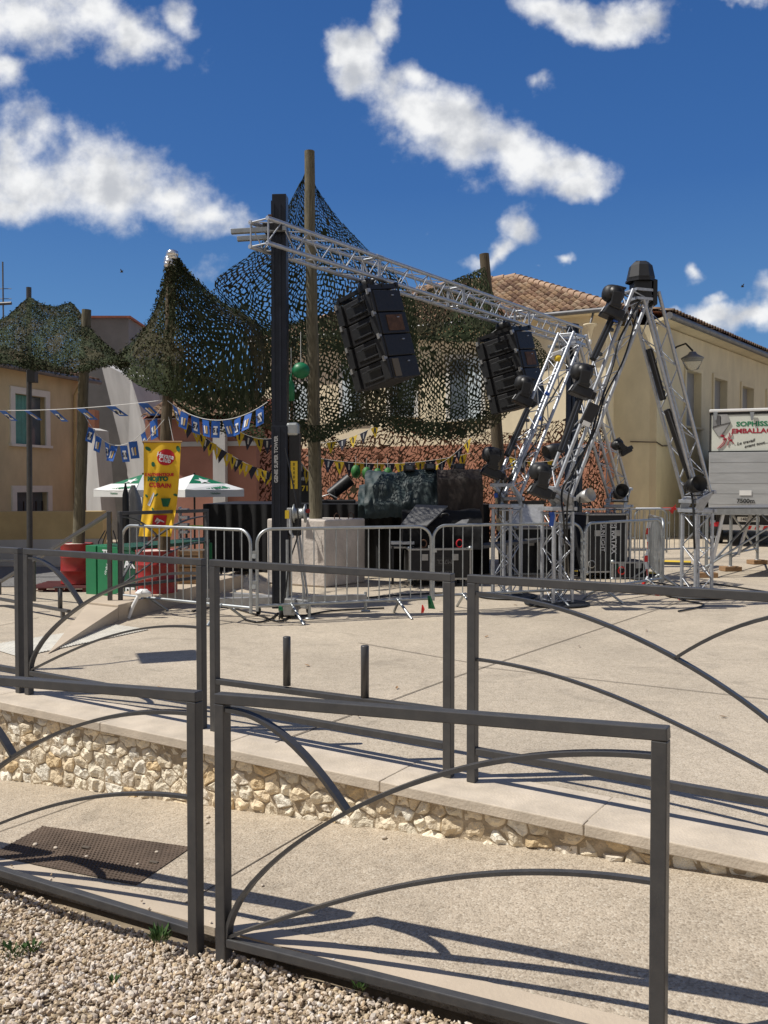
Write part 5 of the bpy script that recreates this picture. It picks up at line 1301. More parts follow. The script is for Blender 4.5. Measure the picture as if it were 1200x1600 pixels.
cable([W(880, 590, 13.5), W(862, 622, 13.3), W(850, 640, 13.2), W(842, 680, 13.1), W(818, 720, 13.0), W(795, 755, 12.9), W(800, 740, 12.8), W(782, 770, 12.9), W(778, 810, 12.9)], .014, 'black cable looped along the farther arch left leg')
cable([W(1012, 480, 12.4), W(1030, 560, 12.5), W(1050, 640, 12.6), W(1068, 720, 12.7), W(1082, 780, 12.75), W(1085, 850, 12.75), G(1092, 925)], .016, 'black cable down the right leg of the nearer arch')
cable([W(446, 700, 10.8), W(462, 780, 10.7), W(466, 830, 10.75), W(452, 880, 10.75), W(446, 925, 10.75), G(436, 968)], .009, 'thin black cable hanging down the lifting mast')
for i, (pp, lb) in enumerate((([(382, 968), (405, 972), (425, 966), (436, 958), (470, 962), (520, 954), (600, 950)], 'black cable lying across the ground at the mast foot'),
                 ([(300, 955), (350, 948), (400, 960), (440, 970), (470, 948), (530, 938), (620, 930), (700, 926)], 'black cable running along under the barriers'),
                 ([(1040, 905), (1080, 922), (1120, 930), (1200, 936)], 'black cable crossing the ground toward the stage deck'),
                 ([(1030, 915), (1060, 935), (1100, 945), (1060, 955)], 'black cable loop right of the turned barrier'),
                 ([(900, 905), (950, 900), (1010, 908), (1060, 915), (1110, 912), (1200, 925)], 'black cable beside the yellow ramp'))):
    cable([G(u, v, .012) for u, v in pp], .012, lb)

# ================================================================== LOUDSPEAKER STACKS
def speaker_stack(u, v, vb, Ytop, roll, label, hung, yaw=R(-48), k=1.0):
    c = W(u, v, Ytop); root = thing('loudspeaker_stack', label, 'loudspeaker', c, 0, 'hanging loudspeaker stacks')
    Rm = Matrix.Rotation(roll, 3, 'Y') @ Matrix.Rotation(yaw, 3, 'Z'); w, d, h = .92*k, .62*k, .335*k
    T = lambda x, y, z: Rm @ Vector((x*k, y*k, z*k))
    for i in range(4):
        z0 = -.34*i-.17
        hh = .325
        m = MB(); m.prism([T(-.46, -.31, z0-hh/2), T(.46, -.31, z0-hh/2), T(.38, .31, z0-hh/2), T(-.38, .31, z0-hh/2)], Rm @ Vector((0, 0, hh*k)))
        b = m.build('cabinet', 'black_cab', root, bevel=.012)
        # rear face of the cabinet: raised ribs, recess and handles
        m = MB()
        for sx in (-1, 1): m.box(T(sx*.37, -.335, z0), (.15*k, .05*k, .30*k), Rm)
        m.box(T(0, -.318, z0), (.46*k, .016*k, .17*k), Rm); m.build('rear_panel', 'grey_cab', b, bevel=.008)
        m = MB(); m.box(T(.12, -.35, z0+.075), (.36*k, .03*k, .028*k), Rm); m.build('handle', 'grey_cab', b, bevel=.006)
        m = MB(); m.box(T(.12, -.35, z0-.085), (.36*k, .03*k, .028*k), Rm); m.build('handle', 'grey_cab', b, bevel=.006)
        for sx in (-1, 1): MB().box(T(sx*.40, -.345, z0+.165), (.05*k, .06*k, .08*k), Rm).build('rigging_link', 'alu_dull', b)
        # side face details
        nrm = Vector((.46-.38, 0, 0)); sdir = Vector((.62, .08, 0)).normalized()
        Ms = Rm @ Matrix.Rotation(math.atan2(.62, -.08), 3, 'Z')
        if i == 1: MB().box(T(.422, .02, z0), (.36*k, .012*k, .24*k), Ms).build('side_panel', 'rust', b)
        if i == 3: MB().box(T(.452, -.20, z0), (.14*k, .014*k, .27*k), Ms).build('side_panel', 'tan', b)
        m = MB(); m.box(T(.415, .10, z0+.08), (.05*k, .02*k, .015*k), Ms); m.build('side_latch', 'alu_dull', b)
    m = MB()
    for sx in (-.36, .36): m.bar(T(sx, -.34, .06), T(sx, .30, .06), .05*k, .07*k, up=Rm @ Vector((0, 0, 1)))
    for sy in (-.30, -.02, .26): m.bar(T(-.40, sy, .08), T(.40, sy, .08), .05*k, .06*k, up=Rm @ Vector((0, 0, 1)))
    m.build('bumper_frame', 'black', root)
    m = MB()
    for (sx, sy) in ((-.3, -.2), (.3, -.2), (-.3, .2), (.3, .2)): m.tube([T(sx, sy, .08), hung-c+Vector((sx*.3, sy*.3, -.16))], .012, 6)
    m.build('hanging_sling', 'black', root)
    m = MB(); m.ell(T(0, 0, .20), (.16*k, .10*k, .10*k), 12, 8, Rm, .8); m.build('hoist', 'black', root)
    return root
speaker_stack(577, 466, 610, 12.55, R(-14), 'nearer stack of four black loudspeakers hung left under the truss', along(592), yaw=R(-50), k=.90)
speaker_stack(790, 527, 655, 15.6, R(-13), 'farther stack of four black loudspeakers hung right under the truss', along(795), yaw=R(-44), k=.93)

# ================================================================== STAGE GEAR
def stage():
    p = W(318, 800, 16.9); q = W(765, 800, 16.4); p.z = q.z = 0; d = q-p; t = Vector((.05, 3.2, 0)); h = 1.27
    root = thing('stage_platform', 'low stage platform hidden behind a black cloth skirt', 'stage', p)
    m = MB(); m.prism([Vector((0, 0, h-.06)), d+Vector((0, 0, h-.06)), d+t+Vector((0, 0, h-.06)), t+Vector((0, 0, h-.06))], (0, 0, .06)); m.build('deck', 'black', root)
    V = []; n = 160; vs = []; fs = []
    for i in range(n+1):
        s = i/n; off = Vector((0, -1, 0))*(.035*math.sin(i*.9)+.03*math.sin(i*.37+1))
        vs += [d*s+off+Vector((0, -.03, .0)), d*s+off*.5+Vector((0, -.03, h-.005))]
    m = MB(); m.add(vs, [(2*i, 2*i+2, 2*i+3, 2*i+1) for i in range(n)], True); m.add([vs[0], vs[1], t+Vector((0, 0, h)), t], [(0, 1, 2, 3)]); m.add([d, d+Vector((0, 0, h)), d+t+Vector((0, 0, h)), d+t], [(0, 1, 2, 3)])
    m.build('skirt', 'black_cloth', root)
stage()
def drape(name, label, cat, prof_pts, x0, x1, Y, m, amp=.03, nx=40, hang=0.0, seed=0):
    """cloth laid over gear: cross-section polyline (y, z) swept from x0 to x1 with folds"""
    prof = []
    for (a, b) in zip(prof_pts[:-1], prof_pts[1:]):
        for k in range(7): prof.append((a[0]+(b[0]-a[0])*k/7, a[1]+(b[1]-a[1])*k/7))
    prof.append(prof_pts[-1]); o = Vector(((x0+x1)/2, Y, 0)); vs = []; P = len(prof)
    for i in range(nx+1):
        s = i/nx; x = x0+(x1-x0)*s
        for (y, z) in prof:
            e = min(s, 1-s); dz = -hang*max(0, .12-e)*5
            n1 = mn.noise(Vector((x*2.2+seed, y*2.5, z*2.5)))*amp*2.2+abs(mn.noise(Vector((x*6+seed, y*5, z*3))))*amp*1.4+mn.noise(Vector((x*15, y*13, z*13+seed)))*amp*.5
            vs.append((x-o.x+n1*.4, y-n1*.8, max(.01, z+dz+n1*.8)))
    mb = MB(); mb.add(vs, [(i*P+j, i*P+j+1, (i+1)*P+j+1, (i+1)*P+j) for i in range(nx) for j in range(P-1)], True)
    mb.add([vs[j] for j in range(P)], [tuple(range(P))]); mb.add([vs[nx*P+j] for j in range(P)], [tuple(range(P))])
    q = mb.build(name, m); q.location = o; return tag(q, label, cat)
Yc = 15.2
drape('tarpaulin', 'green tarpaulin thrown over the mixing desk on the stage', 'tarpaulin', [(.0, 1.02), (-.06, 1.30), (.18, 1.62), (.55, 1.86), (1.2, 1.86), (1.3, 1.0)], -.33, .95, Yc+.35, 'tarp', .045, 60, seed=3)
drape('tarpaulin', 'ragged left corner of green sheeting hanging off the mixing desk', 'tarpaulin', [(.05, 1.0), (.0, 1.25), (.3, 1.45), (.8, 1.62), (1.0, 1.0)], -.46, -.28, Yc+.5, 'tarp', .04, 16, seed=9)
drape('rack_cover', 'brown black sheet covering the tall rack beside the green tarpaulin', 'cover', [(.0, .02), (-.02, 1.0), (.02, 1.72), (.2, 1.88), (.9, 1.88), (1.0, .02)], .93, 1.70, Yc+.2, 'drape', .025, 40, seed=5)
drape('rack_cover', 'black cloth covering the low cabinet under the grey lid', 'cover', [(.18, .55), (.18, .80), (.22, .92), (.5, 1.18), (.8, 1.2), (.85, .05)], .30, 1.62, 14.45, 'black_cloth', .02, 36, seed=15)
def lids():
    c = [W(625, 821, 14.25), W(667, 821, 14.3), W(700, 790, 14.85), W(650, 788, 14.8)]
    root = thing('case_lid', 'grey felt covered lid leaning on the low cabinet', 'lid', c[0]); big = root
    n = (c[1]-c[0]).cross(c[3]-c[0]).normalized()*.03; m = MB(); m.prism([p-c[0] for p in c], -n if n.z > 0 else n); m.build('panel', 'wedge', root, bevel=.004)
    c = [W(706, 821, 14.3), W(722, 812, 14.5), W(733, 811, 14.6), W(729, 818, 14.35)]
    root = thing('case_lid', 'small grey lid edge right of the bigger grey lid', 'lid', c[0])
    m = MB(); m.prism([p-c[0] for p in c], (0, .02, -.03)); m.build('panel', 'wedge', root)
    p = W(697, 805, 14.6); p = p-Vector(big.location); MB().tube([p+Vector(q) for q in ((-.09, 0, -.03), (-.06, -.02, .02), (.02, -.02, .03), (.05, 0, .0))], .016, 6).build('handle', 'black', big)
lids()
def flight_case(label, origin, x, w, d, h, vertical_text=None, wheels=False):
    root = thing('flight_case', label, 'flight case', origin, 0, 'black flight cases with metal edges'); x = Vector(x).normalized(); y = Vector((-x.y, x.x, 0)); e = .028; z0 = .11 if wheels else .0
    P = lambda a, b, c: x*a+y*b+Vector((0, 0, c+z0))
    m = MB(); m.prism([P(.004, .004, .004), P(w-.004, .004, .004), P(w-.004, d-.004, .004), P(.004, d-.004, .004)], (0, 0, h-.008)); m.build('case_body', 'black_cab', root)
    fr = MB()
    for zz in (e/2, h-e/2):
        for (a, b) in (((0, 0), (w, 0)), ((w, 0), (w, d)), ((w, d), (0, d)), ((0, d), (0, 0))): fr.bar(P(a[0], a[1], zz), P(b[0], b[1], zz), e, e)
    for (a, b) in ((0, 0), (w, 0), (w, d), (0, d)): fr.bar(P(a, b, .0), P(a, b, h), e, e, up=x)
    fr.build('metal_edge', 'alu_dull', root)
    for (a, zz) in ((0, 0), (w, 0), (0, h), (w, h)): MB().ell(P(a, 0, zz), (.04, .04, .04), 10, 7).build('ball_corner', 'galv', root)
    for a in (w*.25, w*.75): m = MB(); m.prism([P(a-.05, -.012, h*.62), P(a+.05, -.012, h*.62), P(a+.05, -.012, h*.62+.10), P(a-.05, -.012, h*.62+.10)], y*.016); m.build('latch', 'alu_dull', root)
    if wheels:
        for (a, b) in ((.1, .1), (w-.1, .1), (.1, d-.1), (w-.1, d-.1)):
            m = MB(); m.lathe([(0, -.02), (.05, -.02), (.05, .02), (0, .02)], x*a+y*b+Vector((0, 0, .05)), 14, Matrix.Rotation(PI/2, 3, 'Y')); m.build('caster', 'rubber', root)
    return root, P, x, y
r, P, x, y = flight_case('black flight case with white marking below the grey lid', G(640, 917), (1, .10, 0), .98, .6, .50, wheels=True)
m = MB(); m.prism([P(.40, -.006, .22), P(.72, -.006, .22), P(.72, -.006, .36), P(.40, -.006, .36)], y*.003); m.build('label_plate', 'black', r)
text('lettering', 'M7CL', .10, 'wedge', r, frame(P(.56, -.009, .29), -x, (0, 0, -1)))
text('lettering', 'AUDIO', .07, 'wedge', r, frame(P(.60, -.009, .12), -x, (0, 0, -1)))
for a in (.22, .80):
    t = thing('cable_reel', 'small coil of red cable hanging on the flight case, %s' % ('left one' if a < .5 else 'right one'), 'cable coil', Vector(r.location)+P(a, -.03, .58)); m = MB()
    m.tube([(.05*math.cos(q*PI/8), 0, .06*math.sin(q*PI/8)) for q in range(17)], .010, 6).build('coil', 'bred' if a > .5 else 'rust', t)
r, P, x, y = flight_case('tall black flight case with white upright lettering behind the turned barrier', G(917, 905), (1, .16, 0), .72, .7, 1.02, wheels=True)
text('lettering', 'SUNLIGHT', .10, 'flag_white', r, frame(P(.28, -.010, .60), (0, 0, -1), x)); text('lettering', '[:] RATAX', .125, 'flag_white', r, frame(P(.48, -.010, .60), (0, 0, -1), x), bold=.003)
m = MB(); m.lathe([(.055, 0), (.07, 0), (.07, .006), (.055, .006)], P(.08, -.012, .15), 16, frame((0, 0, 0), x, (0, 0, 1)).to_3x3()); m.build('ring_mark', 'alu_dull', r)
r, P, x, y = flight_case('low black flight case with a red and green sticker behind the turned barrier', G(957, 905), (1, .12, 0), .62, .6, .30)
m = MB(); m.lathe([(.05, 0), (.075, 0), (.075, .004), (.05, .004)], P(.16, -.016, .15), 18, frame((0, 0, 0), x, (0, 0, 1)).to_3x3()); m.build('sticker', 'tape_red', r)
m = MB(); m.prism([P(.04, -.016, .18), P(.08, -.016, .18), P(.08, -.016, .24), P(.04, -.016, .24)], y*.003); m.build('sticker', 'bgreen', r)
r, P, x, y = flight_case('flight case far behind the left base of the nearer arch', W(804, 880, 16.2)-Vector((0, 0, W(804, 880, 16.2).z)), (1, .12, 0), 1.25, .7, .85)
def plank_and_mirror():
    p = W(800, 832, 15.5); root = thing('metal_panel', 'scuffed metal panel leaning between the two arches', 'metal panel', p)
    c = [W(800, 822, 15.4), W(846, 822, 15.4), W(850, 785, 15.9), W(803, 785, 15.9)]; m = MB(); m.prism([q-p for q in c], (0, .05, 0)); m.build('panel', 'alu_dull', root)
    m = MB(); m.bar(W(797, 785, 15.88)-p, W(853, 784, 15.88)-p, .05, .05); m.build('rim', 'black', root)
    a, b = W(735, 855, 15.6), W(850, 842, 16.2); r2_ = thing('loading_ramp', 'grey plank shelf low behind the arch bases', 'plank', a); MB().bar((0, 0, 0), b-a, .4, .05).build('board', 'wedge', r2_)
    for t in (.08, .5, .92): MB().bar((b-a)*t-Vector((0, 0, a.z)), (b-a)*t-Vector((0, 0, .03)), .05, .05, up=(1, 0, 0)).build('leg', 'alu_dull', r2_)
    p = W(648, 848, 14.6); st = thing('step_stool', 'grey metal step low behind the middle barrier', 'step', p-Vector((0, 0, p.z))); z = p.z
    MB().box((-.2, 0, z), (.38, .25, .04)).build('tread', 'alu', st); MB().box((-.2, .15, z-.08), (.38, .25, .03)).build('tread', 'alu_dull', st)
    for sx in (-.36, -.04): MB().bar((sx, 0, 0), (sx, .05, z), .04, .04, up=(1, 0, 0)).build('leg', 'black', st)
plank_and_mirror()
def spot_stage():
    p = W(532, 772, 17.6); root = thing('spot_lamp', 'black tubular spot lamp tilted up on the stage edge', 'stage lamp', p); d = W(556, 747, 17.6)-W(524, 772, 17.6)
    a = -d*.5+Vector((0, 0, .14)); MB().tube([a, a+d*.7, a+d], .115, 14, True, .13).build('barrel', 'black', root)
    MB().tube([(-.1, -.14, .1), (-.1, -.16, -.1), (-.1, .16, -.1), (-.1, .14, .1)], .02, 6).build('yoke', 'black', root)
    MB().box((-.08, 0, -.24), (.75, .4, .26)).build('base', 'black_cab', root, bevel=.02)
    MB().tube([(-.35, -.2, -.05), (-.2, -.25, .0), (-.05, -.22, -.08)], .015, 6).build('cable_loop', 'alu_dull', root)
    b = W(505, 775, 17.3)
    for i, (u, lb) in enumerate(((645, 'left one'), (690, 'middle one'), (612, 'smallest and leftmost'))):
        p = W(u+27, 733 if i < 2 else 735, 16.0); r_ = thing('floor_lamp', 'black lamp housing set on top of the covered gear, %s' % lb, 'stage lamp', p, 0, 'lamp housings on the covered gear')
        MB().box((0, 0, .04), (.20, .2, .12)).build('housing', 'black', r_, bevel=.02); MB().box((0, -.11, .05), (.12, .02, .07)).build('lens', 'lens', r_)
spot_stage()
def lit_board():
    p = W(477, 762, 18.3); root = thing('price_board', 'small board with yellow and white lettering right of the mast', 'sign', p)
    MB().box((0, 0, 0), (.42, .03, .66)).build('panel', 'black', root)
    text('lettering', '0715', .15, 'yellow', root, frame((0, -.02, -.02), (1, 0, 0), (0, 0, 1)), bold=.004); text('lettering', 'BIERES', .09, 'flag_white', root, frame((0, -.02, .18), (1, 0, 0), (0, 0, 1)))
    MB().box((.0, .02, -1.0), (.05, .03, 1.5)).build('stand', 'black', root)
lit_board()
def yellow_ramps():
    for i, (a, b, lb) in enumerate(((G(893, 896), G(1030, 900), 'yellow lidded cable ramp running behind the turned barrier'), (G(890, 879), G(952, 880), 'yellow cable ramp farther back between the arches'), (G(1012, 880), G(1080, 882), 'yellow cable ramp in front of the far barrier'))):
        root = thing('cable_ramp', lb, 'cable ramp', a, 0, 'yellow cable ramps'); d = b-a; L = d.length; x = d.normalized(); y = Vector((-x.y, x.x, 0)); n = max(1, round(L/.9))
        for k in range(n):
            p = x*(L*k/n+.01); q = x*(L*(k+1)/n-.01)
            m = MB(); m.prism([p-y*.25, p-y*.12+Vector((0, 0, .05)), p+y*.12+Vector((0, 0, .05)), p+y*.25], q-p); m.build('base', 'rubber', root)
            m = MB(); m.prism([p-y*.13+Vector((0, 0, .051)), p-y*.12+Vector((0, 0, .066)), p+y*.12+Vector((0, 0, .066)), p+y*.13+Vector((0, 0, .051))], q-p); m.build('lid', 'yellow', root)
yellow_ramps()
# ================================================================== STAGE DECK ON LEGS AND TRUCK
def deck():
    o = Vector((5.62, 15.75, 0)); a = Vector((.6, .8, 0)); b = Vector((.80, -.60, 0)); b = Vector((.97, .1, 0)).normalized(); z = W(1100, 793, 15.8).z
    root = thing('stage_deck', 'raised stage deck on braced steel legs with timber pads at the right', 'stage deck', o)
    A, B = 3.6, 4.0
    m = MB(); m.prism([Vector((0, 0, z-.02)), b*B+Vector((0, 0, z-.02)), b*B+a*A+Vector((0, 0, z-.02)), a*A+Vector((0, 0, z-.02))], (0, 0, .02)); m.build('deck_board', 'wedge', root)
    m = MB()
    for (p, q) in ((Vector(), b*B), (b*B, b*B+a*A), (b*B+a*A, a*A), (a*A, Vector())): m.bar(p+Vector((0, 0, z-.075)), q+Vector((0, 0, z-.075)), .06, .10)
    m.build('edge_frame', 'galv', root)
    for i, t in enumerate((0.03, 1.5, 3.4)):
        for k, s in enumerate((.05, 1.6, 3.6)):
            f = a*t+b*s; MB().tube([f+Vector((0, 0, .09)), f+Vector((0, 0, z-.10))], .03, 10).build('leg', 'galv', root); MB().lathe([(0, 0), (.06, 0), (.06, .01), (0, .012)], f+Vector((0, 0, .085)), 12).build('foot_plate', 'alu_dull', root)
    for (p, q) in (((a*.03+b*.1, .2), (a*1.5+b*.6, z-.12)), ((a*1.5+b*.05, z-.12), (a*3.4+b*.05, .25)), ((b*.05, .18), (b*1.6, z-.12)), ((b*1.6, z-.12), (b*3.6, .2)), ((a*.03+b*.05, .32), (a*3.4+b*.05, .32)), ((a*1.5+b*1.6, .2), (a*3.4+b*.05, z-.12)), ((a*1.5+b*.05, .25), (a*1.5+b*1.6, z-.12))):
        MB().tube([p[0]+Vector((0, 0, p[1])), q[0]+Vector((0, 0, q[1]))], .02, 8).build('brace', 'galv', root)
    for (p, q) in (((b*.12+a*.05, .1), (b*.34+a*.05, z-.12)), ((a*1.5+b*.2, .3), (a*1.5+b*.45, z-.12)), ((a*1.2+b*1.8, .3), (a*1.2+b*2.05, z-.12))):
        MB().bar(p[0]+Vector((0, 0, p[1])), q[0]+Vector((0, 0, q[1])), .05, .05, up=(0, 1, 0)).build('white_prop', 'white', root)
    for i, (t, s, lb) in enumerate(((.03, .05, 'timber pad under the nearest leg of the stage deck'), (1.5, .05, 'timber pad under the middle left leg of the stage deck'), (3.4, .05, 'timber pad under the farthest left leg of the stage deck'), (.03, 1.6, 'timber pad under the second front leg of the stage deck'))):
        q = MB().box((0, 0, .042), (.34, .24, .084), Matrix.Rotation(R(8*i), 3, 'Z')).build('timber_pad', 'wood', None, bevel=.006); q.location = o+a*t+b*s; tag(q, lb, 'wood block', 'timber pads under the stage deck')
deck()
def truck():
    Y = 24.0; o = W(1107, 800, Y); o.z = 0; root = thing('delivery_truck', 'white box truck seen from behind with an ant and red and green sign lettering', 'truck', o)
    zt = W(1107, 641, Y).z; zs = W(1107, 706, Y).z; zb = W(1107, 803, Y).z; Wd = 2.5; x = Vector((.985, .17, 0)).normalized(); y = Vector((x.y, -x.x, 0))
    x = Vector((.94, -.342, 0)).normalized(); y = Vector((-.342, -.94, 0)).normalized()
    P = lambda a, d, z: x*a-y*d+Vector((0, 0, z))
    m = MB(); m.prism([P(.02, .06, zb), P(Wd-.02, .06, zb), P(Wd-.02, 7, zb), P(.02, 7, zb)], (0, 0, zt-zb)); m.build('box_body', 'truck_white', root)
    m = MB(); m.bar(P(0, .02, zt-.02), P(Wd, .02, zt-.02), .10, .08); m.build('roof_edge', 'white', root, bevel=.02)
    m = MB(); m.bar(P(0, .03, zt-.09), P(Wd, .03, zt-.09), .06, .045); m.bar(P(.02, .03, zb), P(.02, .03, zt-.05), .05, .03, up=x); m.bar(P(Wd-.02, .03, zb), P(Wd-.02, .03, zt-.05), .05, .05, up=x); m.build('rear_frame', 'black', root)
    m = MB(); m.prism([P(.06, .04, zs), P(Wd-.06, .04, zs), P(Wd-.06, .04, zt-.14), P(.06, .04, zt-.14)], y*.03); sg = m.build('sign_panel', 'truck_white', root)
    m = MB(); m.prism([P(.0, .02, zb-.02), P(Wd, .02, zb-.02), P(Wd, .02, zs-.02), P(.0, .02, zs-.02)], y*.07); tl = m.build('tail_lift', 'truck_alu', root, bevel=.01)
    m = MB()
    for k in range(1, 6): zz = zb+(zs-zb)*k/6; m.bar(P(.02, -.052, zz), P(Wd-.02, -.052, zz), .006, .012)
    m.build('tail_lift_rib', 'truck_alu', tl)
    m = MB(); m.bar(P(-.02, .0, zs), P(Wd, .0, zs), .05, .03); m.build('sign_rail', 'black', root)
    def T(body, u, v, size, mt, sh=0, bold=0, rot=0, ws=1.0):
        k = (u-600)/FPX; a = (k*o.y-o.x)/(x.x-k*x.y); q = P(a, .005, 0); z = W(600, v, o.y+x.y*a).z
        xd = (x*math.cos(rot)+Vector((0, 0, 1))*math.sin(rot)); text('lettering', body, size, mt, sg, frame(q+Vector((0, 0, z)), xd, Vector((0, 0, 1))), shear=sh, bold=bold, wscale=ws, align='LEFT')
    T('SOPHISSAC', 1149, 663, .17, 'txt_green', .0, .006, 0, 1.22); T('EMBALLAGES', 1142, 674, .17, 'txt_red', .0, .006, 0, 1.2)
    T('Le travail', 1150, 694, .105, 'txt_black', .35, .002, R(13), 1.15); T('avant tout...', 1162, 698, .105, 'txt_black', .35, .002, R(12), 1.15)
    # ant carrying a parcel
    def S(u, v, d=.0): 
        k = (u-600)/FPX; a = (k*o.y-o.x)/(x.x-k*x.y); return P(a, d, W(600, v, o.y+x.y*a).z)
    m = MB(); m.prism([S(1112, 648), S(1135, 647), S(1140, 660), S(1129, 680), S(1121, 682), S(1112, 669)], y*.006); m.build('parcel_drawing', 'grey_cloth', sg)
    m = MB(); m.prism([S(1112, 648, -.008), S(1124, 650, -.008), S(1124, 664, -.008), S(1112, 666, -.008)], y*.004); m.build('parcel_drawing', 'wing_pane', sg)
    m = MB(); 
    for (p, q) in (((1112, 668), (1124, 664)), ((1124, 664), (1140, 660)), ((1126, 680), (1140, 661)), ((1124, 650), (1125, 664)), ((1112, 669), (1121, 682))): m.bar(S(*p, -.006), S(*q, -.006), .02, .008)
    m.build('parcel_outline', 'txt_black', sg)
    m = MB(); m.ell(S(1128, 681, -.004), (.06, .012, .035), 10, 6); m.ell(S(1132, 686, -.004), (.05, .012, .03), 10, 6); m.ell(S(1141, 688, -.004), (.045, .012, .03), 10, 6)
    for pts in (((1132, 686), (1128, 693), (1120, 701)), ((1134, 687), (1130, 695), (1124, 700)), ((1136, 686), (1139, 680), (1138, 676)), ((1137, 687), (1143, 680), (1142, 676)), ((1138, 689), (1136, 696)), ((1142, 689), (1146, 693)), ((1128, 681), (1134, 687))): m.tube([S(*p, -.004) for p in pts], .010, 5)
    m.build('ant_drawing', 'txt_red', sg)
    for u in (1116, 1173): m = MB(); m.prism([S(u-3, 644, -.03), S(u+4, 644, -.03), S(u+2, 657, -.03), S(u-1, 657, -.03)], y*.02); m.build('door_hinge', 'galv', root)
    m = MB(); m.prism([S(1155, 766, -.062), S(1174, 766, -.062), S(1174, 774, -.062), S(1155, 774, -.062)], y*.004); m.build('sticker', 'white', tl)
    q = S(1165, 783, -.063); text('lettering', '7500m', .16, 'txt_black', tl, frame(q, x, (0, 0, 1)), bold=.004)
    # chassis, bumper, lights, wheels
    m = MB(); m.prism([P(.2, .3, .55), P(Wd-.2, .3, .55), P(Wd-.2, 7, .55), P(.2, 7, .55)], (0, 0, zb-.55)); m.build('chassis', 'black', root)
    zp = W(1107, 824, Y).z; zq = W(1107, 819, Y).z
    m = MB(); m.bar(P(.35, .25, zp), P(Wd-.35, .25, zp), .10, .14); bp = m.build('bumper', 'white', root)
    for a in (.95, 1.15, 1.35, 1.6): m = MB(); m.prism([P(a, .195, zp-.05), P(a+.10, .195, zp-.05), P(a+.14, .195, zp+.05), P(a+.04, .195, zp+.05)], y*.004); m.build('bumper_stripe', 'tape_red', bp)
    m = MB(); m.box(P(1.0, .22, zp+.22), (.55, .02, .13), frame((0, 0, 0), x, -y).to_3x3()); npl = m.build('number_plate', 'white', root); text('lettering', '1485 QR', .11, 'txt_black', npl, frame(P(1.0, .205, zp+.22), x, (0, 0, 1)), bold=.002)
    for a in (.18, Wd-.18): MB().box(P(a, .24, zp+.08), (.28, .06, .12), frame((0, 0, 0), x, -y).to_3x3()).build('tail_light', 'bred', root)
    for a in (.25, Wd-.25):
        for d in (1.6, 5.8):
            m = MB(); c = P(a, d, .45); Mx = frame((0, 0, 0), -y, (0, 0, 1)).to_3x3(); m.lathe([(.25, -.14), (.42, -.14), (.45, -.10), (.45, .10), (.42, .14), (.25, .14)], c, 22, Mx); w = m.build('wheel', 'rubber', root); MB().lathe([(0, -.10), (.24, -.12), (.26, .12), (0, .12)], c, 18, Mx).build('rim', 'tyre_hub', w)
    m = MB(); m.prism([P(.15, 7.1, .5), P(Wd-.15, 7.1, .5), P(Wd-.15, 8.9, .5), P(.15, 8.9, .5)], (0, 0, 2.2)); m.build('cab', 'white', root, bevel=.08)
truck()

# ================================================================== LEFT SIDE: DRUMS, BINS, BANNER, PARASOLS
def drum(loc, label, rz=0, sc=1.0):
    root = thing('oil_drum', label, 'drum', loc, rz, 'red oil drums'); r = .29; h = .88
    pr = [(0, .0), (r, 0), (r, .02), (r*.985, .03), (r*.985, .28), (r*1.02, .295), (r*.985, .31), (r*.985, .57), (r*1.02, .585), (r*.985, .60), (r*.985, h-.03), (r, h-.02), (r, h), (r-.02, h), (r-.03, h-.02), (0, h-.02)]
    m = MB(); m.lathe(pr, (0, 0, 0), 36); m.build('barrel', 'red', root)
    m = MB(); m.lathe([(r-.04, h-.015), (0, h+.01)], (0, 0, 0), 24); m.build('filling', 'block', root)
    root.scale = sc; return root
p = W(121, 915, 16.8); drum(Vector((p.x, p.y, -.22)), 'red oil drum standing on the dark red pallet', sc=(1.03, 1.03, .86))
p = W(245, 930, 11.95); drum(Vector((p.x, p.y, LZ)), 'short red oil drum under the yellow banner', R(40), (.95, .95, .64))
pb = W(112, 916, 16.7); pl = thing('pallet', 'dark red wooden pallet under the left drum', 'pallet', Vector((pb.x-.05, pb.y, -.345)))
for z, w_ in ((.105, None),):
    for k in range(6): MB().box((0, -.5+k*.2, .11), (1.2, .13, .022)).build('board', 'red_wood', pl)
for sx in (-.5, 0, .5):
    for sy in (-.5, 0, .5): MB().box((sx, sy, .055), (.12, .12, .088)).build('foot_block', 'red_wood', pl)
for sy in (-.5, 0, .5): MB().box((0, sy, .006), (1.2, .12, .012)).build('runner', 'red_wood', pl)
